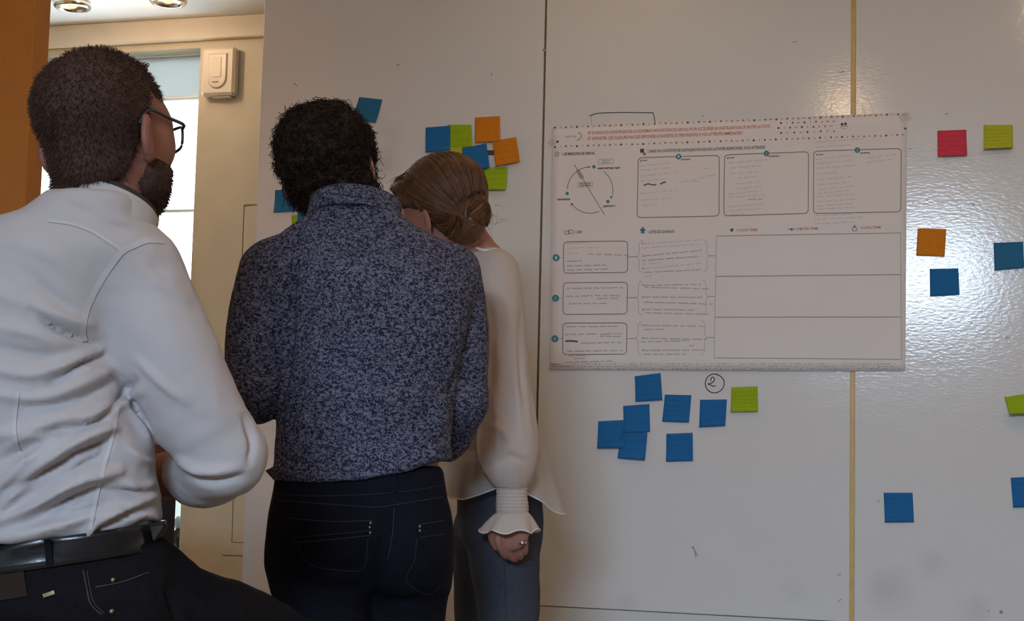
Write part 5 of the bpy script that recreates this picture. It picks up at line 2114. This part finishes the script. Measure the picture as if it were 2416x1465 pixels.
    cur = v[sel][:, None, :] - nn[:, None, :] * .004 + grow * L * T + (a[:, None, :] * np.cos(ang) + b[:, None, :] * np.sin(ang)) * rad * np.minimum(1, T * 3)
    tv, tq = tubes(cur, np.linspace(.0012, .0004, 9)[None], 3)
    mk('curls', tv, tq, M_HAIR2, hair)['kind'] = 'stuff'
    for a_, sgn in ((fL, -1), (fR, 1)):
        shoe('shoe', np.array([a_[0], a_[1] - .05, 0]), np.array([a_[0] + .02 * sgn, a_[1] + .19, 0]), root, M_SHOE)
    return root


# ------------------------------------------------------------------ woman in the cream blouse
def woman():
    hc = P(1043, 503, 3.30)
    HR = rot(math.radians(-47), math.radians(-12), math.radians(-10))
    S = .915
    base = P(1180, 1400, 3.34)
    root = empty('person', (base[0], base[1], 0), 'fair haired woman in cream blouse and grey jeans facing the board', 'person', None)
    head, skull = to_world(head_local(S), hc, HR), to_world(skull_local(S), hc, HR)
    fdir = np.array([math.sin(math.radians(-45)), math.cos(math.radians(-45)), 0])
    tors = [sec(1085, 1062, 1290, 3.34, .110), sec(1000, 1056, 1268, 3.34, .108), sec(900, 1050, 1248, 3.34, .105), sec(800, 1046, 1238, 3.34, .105), sec(720, 1040, 1234, 3.34, .105),
            sec(660, 1046, 1222, 3.34, .095), sec(620, 1062, 1204, 3.34, .080), sec(596, 1080, 1188, 3.34, .065)]
    torso = loft(tors, 0, 2.3, cap=.015)
    sh, el, wr = P(1165, 648, 3.28), P(1192, 880, 3.20), P(1206, 1128, 3.15)
    sleeve = chain([sh, P(1180, 760, 3.23), P(1190, 890, 3.19), P(1196, 1000, 3.17), P(1198, 1058, 3.16), P(1205, 1108, 3.155), P(1206, 1124, 3.155)], [.058, .054, .056, .064, .066, .050, .034], 26)
    # far sleeve, mostly hidden
    shF, elF, wrF = P(1080, 650, 3.44), P(1040, 860, 3.52), P(985, 720, 3.75)
    sleeveF = chain([shF, elF, P(1010, 800, 3.64)], [.056, .056, .05], 12)
    blouse_f = union([(torso, 0), (sleeve, .022), (sleeveF, .02)])
    v, q = nets(blouse_f, P(930, 1140, 3.3) - (0, .32, 0), P(1330, 570, 3.5) + (0, .35, 0), .0055)
    n = normals(blouse_f, v)
    fl = [([(1150, 700), (1165, 800), (1160, 900)], 9, -.006), ([(1238, 720), (1222, 800), (1228, 880), (1240, 960)], 8, -.007), ([(1150, 1000), (1190, 1020), (1215, 1070)], 9, .006), ([(1180, 960), (1215, 1010), (1240, 1060)], 8, -.004),
          ([(1155, 760), (1180, 860), (1175, 980)], 12, .005), ([(1210, 700), (1215, 800), (1205, 900)], 12, .004), ([(1160, 640), (1190, 690), (1230, 720)], 10, -.004), ([(1252, 900), (1268, 980), (1282, 1060)], 8, .006), ([(1180, 1090), (1205, 1075), (1240, 1092)], 7, -.005),
          ([(1158, 800), (1150, 900), (1142, 1000)], 7, .005), ([(1225, 760), (1218, 860), (1222, 960), (1235, 1040)], 7, .005), ([(1200, 900), (1208, 980), (1200, 1050)], 7, -.005), ([(1165, 930), (1172, 1000), (1170, 1070)], 6, .005), ([(1248, 860), (1256, 940), (1266, 1020)], 6, -.005), ([(1180, 640), (1200, 740), (1200, 820)], 9, .004)]
    v = folds(v, n, fl)
    v = v + n * (0.0016 * vnoise(v * np.array([45, 45, 18]), 31))[:, None]
    bl = mk('blouse', v, q, M_BLOUSE, root)
    nk = [P(1120, 583, 3.27), P(1138, 590, 3.262), P(1152, 591, 3.262), P(1166, 588, 3.27), P(1178, 590, 3.29)]
    tv, tf = tube(nk, .0035, 6, n=20)
    mk('neckline_edge', tv, tf, M_HEM, bl)
    # sheer flared hem, tail longer at the back
    nph, nz = 96, 12
    c0 = P(1174, 1040, 3.34)
    V, hemv = [], []
    for j in range(nz + 1):
        t = j / nz
        row = []
        for k in range(nph):
            ph = 2 * math.pi * k / nph
            cs, sn = math.cos(ph), math.sin(ph)
            drop = np.interp(cs, [-1, -.5, .2, .7, 1.0], [.112, .118, .085, .120, .150])
            rx = .106 + t * (.022 + .012 * max(cs, 0)) + t * .009 * math.sin(5 * ph + .6)
            ry = .108 + t * .030 + t * .008 * math.sin(5 * ph)
            p = c0 + np.array([cs * rx - .004 * t + .012 * t * max(cs, 0), sn * ry, -.01 - t * drop])
            row.append(p)
        V += row
        if j == nz:
            hemv = row
    Fc = [(j * nph + k, j * nph + (k + 1) % nph, (j + 1) * nph + (k + 1) % nph, (j + 1) * nph + k) for j in range(nz) for k in range(nph)]
    hm = fixn(mk('sheer_hem', V, Fc, M_SHEER, bl))
    tv, tf = tube(hemv, .0016, 5, closed=True)
    mk('hem_edge', tv, tf, M_HEM, hm)
    # smocked cuff and ruffle
    ax0, ax1 = P(1206, 1118, 3.155), P(1209, 1208, 3.15)
    X = RT
    Y = np.cross(np.array([0, 0, 1.0]), X)
    V = []
    nph, nz = 48, 44
    for j in range(nz + 1):
        t = j / nz
        c = ax0 + (ax1 - ax0) * t
        r = .0335 + .0007 * math.sin(t * 2 * math.pi * 11) + .0008 * math.sin(t * 9)
        for k in range(nph):
            ph = 2 * math.pi * k / nph
            rr_ = r + .0007 * math.sin(14 * ph + 9 * t)
            V.append(c + X * rr_ * math.cos(ph) + Y * rr_ * .9 * math.sin(ph))
    Fc = [(j * nph + k, j * nph + (k + 1) % nph, (j + 1) * nph + (k + 1) % nph, (j + 1) * nph + k) for j in range(nz) for k in range(nph)]
    cuff = fixn(mk('cuff', V, Fc, M_BLOUSE, bl))
    V, hemv = [], []
    nph, nz = 96, 14
    b1 = P(1202, 1252, 3.15)
    for j in range(nz + 1):
        t = j / nz
        c = ax1 + (b1 - ax1) * t
        row = []
        for k in range(nph):
            ph = 2 * math.pi * k / nph
            r = .033 + .027 * t ** .8 + t * .0055 * math.sin(6 * ph + 1.0)
            row.append(c + X * r * math.cos(ph) + Y * r * .85 * math.sin(ph) + np.array([0, 0, t * .004 * math.sin(6 * ph + 2.4)]))
        V += row
        if j == nz:
            hemv = row
    Fc = [(j * nph + k, j * nph + (k + 1) % nph, (j + 1) * nph + (k + 1) % nph, (j + 1) * nph + k) for j in range(nz) for k in range(nph)]
    ruf = fixn(mk('ruffle', V, Fc, M_BLOUSE, bl))
    tv, tf = tube(hemv, .0014, 5, closed=True)
    mk('hem_edge', tv, tf, M_HEM, ruf)
    # jeans
    pel = loft([sec(1090, 1085, 1262, 3.35, .095), sec(1150, 1080, 1274, 3.35, .105), sec(1215, 1078, 1282, 3.35, .115), sec(1290, 1085, 1278, 3.35, .11)], 0, 2.3, cap=.03)
    hN, hF = P(1187, 1250, 3.30), P(1147, 1250, 3.42)
    kN, kF = np.array([P(1198, 1465, 3.3)[0], hN[1], .50]), np.array([P(1150, 1465, 3.42)[0], hF[1], .50])
    fN, fF = kN * (1, 1, 0) + (.01, -.02, .09), kF * (1, 1, 0) + (0, -.02, .09)
    legN = chain([hN, P(1190, 1330, 3.30), P(1200, 1450, 3.30), kN, (kN + fN) / 2, fN], [.082, .078, .069, .058, .052, .042], 18)
    legF = chain([hF, P(1145, 1330, 3.42), P(1142, 1450, 3.42), kF, (kF + fF) / 2, fF], [.076, .074, .068, .058, .052, .042], 18)
    jeans_f = union([(pel, 0), (legN, .02), (legF, .02)])
    v, q = nets(jeans_f, (base[0] - .24, base[1] - .26, .03), (base[0] + .24, base[1] + .3, 1.08), .0065)
    n = normals(jeans_f, v)
    v = v + n * (0.0016 * vnoise(v * 32, 38))[:, None]
    jeans = mk('jeans', v, q, M_JEANS3, root)
    bv = bvh_of(v, q)
    for pts, w in (([(1225, 1338), (1250, 1334), (1268, 1330)], 2.0), ([(1190, 1330), (1192, 1400), (1196, 1462)], 1.6)):
        rv, rf = ribbon(bv, pts, w, .002, 16)
        if rv:
            mk('stitching', rv, rf, M_STITCH2, jeans)
    # body with the hanging hand
    neck = chain([hc + HR @ np.array([0, -.03, -.05]), P(1092, 555, 3.31), P(1118, 610, 3.33), P(1120, 660, 3.34)], [.050, .050, .056, .06], 10)
    t2 = loft([(c, a * .84, b * .84) for c, a, b in tors], 0, 2.2)
    wrh = P(1204, 1194, 3.15)
    hN_ = hand(wrh, P(1210, 1330, 3.15) - wrh, -FW * .95 - RT * .25, -RT - FW * .2, .72, .92)
    hF_ = hand(wrF, wrF - elF, fdir, np.array([0, 0, 1.0]), .5, .95)
    body_f = union([(t2, 0), (neck, .04), (head, .02), (chain([sh, el], [.042, .036]), .03), (chain([el, wr, wrh], [.034, .021, .020], 8), .02), (hN_, .008), (chain([shF, elF], [.042, .036]), .03), (chain([elF, wrF], [.036, .026]), .02), (hF_, .008),
                    (shrink(legN), .02), (shrink(legF), .02), (ell(P(1175, 1200, 3.35), (.075, .08, .09)), .02)])
    v, q = nets(body_f, (base[0] - .42, base[1] - .34, .06), (base[0] + .26, base[1] + .62, 1.75), .0042)
    body = mk('body', v, q, M_SKIN2, root)
    eyes(hc, HR, root, S)
    # ring on the ring finger
    d = P(1232, 1279, 1) - CAM
    hit = bvh_of(v, q).ray_cast(Vector(CAM), Vector(d).normalized())
    if hit[0] is not None:
        p = np.array(hit[0])
        vv, ff = lathe(p - d / np.linalg.norm(d) * -.002, (0.1, .3, -1), [(.0095, -.0014), (.0102, 0), (.0095, .0014), (.0088, 0), (.0095, -.0014)], 24, cap=False)
        rg = fixn(mk('ring', vv, ff, mat('silver', (.85, .83, .80), rough=.15, metal=1.0), root))
        vv, ff = lathe(p, -d, [(.0005, .0045), (.0022, .003), (.0026, .001), (.0012, -.002)], 8)
        fixn(mk('ring_stone', vv, ff, mat('ring_stone', (.9, .9, .9), rough=.05, spec=1.0), rg))

    # hair combed back into a low knot
    bun = P(1108, 512, 3.22)

    def hmask(p):
        l = ((p - hc) @ HR) / S
        zl = np.interp(l[:, 1], [-.12, -.06, -.035, -.01, .02, .05, .075, .1], [-.085, -.085, -.055, .018, .02, .045, .078, .095])
        return sstep(-.010, .014, l[:, 2] - zl), l

    def cap_f(p):
        m, l = hmask(p)
        d = skull(p) - ((.019 + .009 * sstep(0, .1, l[:, 2])) * m - .006)
        return d
    bunf = union([(ell(bun, (.036, .036, .044)), 0), (ell(P(1093, 545, 3.235), (.040, .034, .030)), .02), (ell(P(1128, 500, 3.22), (.024, .026, .03)), .015)])
    brow = union([(ell(hc + HR @ (np.array([-.030, .072, .088]) * S), (.030, .030, .022)), 0), (ell(hc + HR @ (np.array([-.055, .050, .062]) * S), (.022, .026, .03)), .02)])
    smooth_f = lambda p: smin(smin(cap_f(p), bunf(p), .018), brow(p), .022)

    def hair_f(p):
        d = smooth_f(p)
        q = p - bun
        r = np.linalg.norm(q, axis=1) + 1e-6
        an = np.arctan2(q @ UP, q @ RT)
        return d - .0016 * np.sin(an * 26 + 3 * vnoise(p * 40, 41)) * sstep(.03, .08, r) - .002 * vnoise(p * 90, 42) * (r < .06)
    v, q = nets(hair_f, hc - (.17, .19, .19), hc + (.18, .18, .18), .0038)
    hair = mk('hair', v, q, M_HAIR3, root)
    m, l = hmask(v)
    dist = np.linalg.norm(v - bun, axis=1)
    sel = RNG.choice(np.where((m > .6) & (dist > .05))[0], 1500)
    p = v[sel]
    path = [p.copy()]
    for k in range(13):
        d = bun - p
        dl = np.linalg.norm(d, axis=1, keepdims=True)
        g = normals(smooth_f, p)
        d = d - g * (d * g).sum(1, keepdims=True)
        d /= np.linalg.norm(d, axis=1, keepdims=True) + 1e-9
        p = p + d * np.minimum(.011, dl * .5)
        p = p - g * (smooth_f(p) - .0022 - .0012 * np.sin(sel * 1.7))[:, None]
        path.append(p.copy())
    cur = np.stack(path, 1)
    tv, tq = tubes(cur, np.linspace(.0011, .0007, 14)[None], 3)
    mk('combed_strands', tv, tq, M_HAIR3, hair)['kind'] = 'stuff'
    # loose ends: wisps at the knot and over the brow
    wis = []
    for k in range(70):
        s0 = bun + RNG.normal(0, .018, 3) + RT * .01
        dd = RT * RNG.uniform(.4, 1.0) + UP * RNG.normal(.15, .45) - FW * RNG.uniform(-.3, .6)
        L = RNG.uniform(.012, .030)
        bend = RNG.normal(0, .012, 3)
        wis.append([s0 + dd * L * t + bend * t * t + np.array([0, 0, -.012]) * t * t for t in np.linspace(0, 1, 7)])
    for k in range(50):
        s0 = hc + HR @ (np.array([RNG.uniform(-.06, .03), RNG.uniform(.04, .07), RNG.uniform(.095, .118)]) * S)
        dd = HR @ np.array([RNG.uniform(-.5, .1), RNG.uniform(.5, 1), RNG.uniform(-.1, .35)])
        wis.append([s0 + dd * .034 * t + np.array([0, 0, -.020]) * t * t for t in np.linspace(0, 1, 7)])
    tv, tq = tubes(np.array(wis), np.linspace(.0006, .0002, 7)[None], 3)
    mk('loose_strands', tv, tq, M_HAIR3, hair)['kind'] = 'stuff'
    # thin gold hair clip on the knot
    cp = [P(1101, 489, 3.17), P(1098, 500, 3.165), P(1099, 511, 3.163), P(1103, 522, 3.165), P(1110, 530, 3.17), P(1119, 530, 3.175)]
    tv, tf = tube(cp, .0008, 6, n=24)
    mk('hair_clip', tv, tf, M_METAL, hair)
    for a_ in (fN, fF):
        h_ = np.array([a_[0], a_[1], 0])
        shoe('shoe', h_ - fdir * .04, h_ + fdir * .17, root, M_SHOE)
    return root


man_white()
man_pattern()
woman()

# ------------------------------------------------------------------ things by the window
M_BLACK = mat('black_upholstery', (0.015, 0.012, 0.012), rough=0.8)
cb = P(388, 1260, 4.2)
chair = empty('office_chair', (cb[0] - .17, cb[1], 0), 'black high-backed chair standing by the window beyond the seated man', 'chair')
cx0 = cb[0] - .17
xr = P(410, 1230, 4.2)[0]
zt, zb_ = P(400, 1120, 4.2)[2], .62
box('backrest', (xr - .20, cb[1], (zt + zb_) / 2), (.20, 0, 0), (0, .035, 0), (0, 0, (zt - zb_) / 2), M_BLACK, chair, .025)
box('seat', (xr - .20, cb[1] + .26, .45), (.23, 0, 0), (0, .22, 0), (0, 0, .04), M_BLACK, chair, .02)
box('back_support', (xr - .20, cb[1] + .02, .53), (.03, 0, 0), (0, .012, 0), (0, 0, .12), M_BLACK, chair, .004)
for sx in (-1, 1):
    for sy in (-1, 1):
        vv, ff = tube([(xr - .20 + sx * .19, cb[1] + .26 + sy * .17, 0), (xr - .20 + sx * .17, cb[1] + .26 + sy * .15, .42)], .013, 8)
        fixn(mk('leg', vv, ff, M_BLACK, chair))
# small bottle-like object on the sill
sp = Wp(415, 1290, plane=FARP)
su = fu(419, 1290)[0]
c0 = WB(su - .012, wz0 + .001, FO - .025)
bt = empty('sill_bottle', c0, 'small dark bottle with pale blue top on the window sill', 'bottle')
vv, ff = lathe(c0, (0, 0, 1), [(.018, 0), (.021, .004), (.021, .055), (.016, .066), (.012, .072)], 20)
fixn(mk('bottle_body', vv, ff, mat('dark_bottle', (.02, .025, .03), rough=.3), bt))
vv, ff = lathe(c0, (0, 0, 1), [(.012, .070), (.017, .078), (.019, .09), (.017, .108), (.010, .118), (.002, .121)], 20)
fixn(mk('bottle_top', vv, ff, mat('pale_blue_cap', (.35, .50, .62), rough=.4), bt))
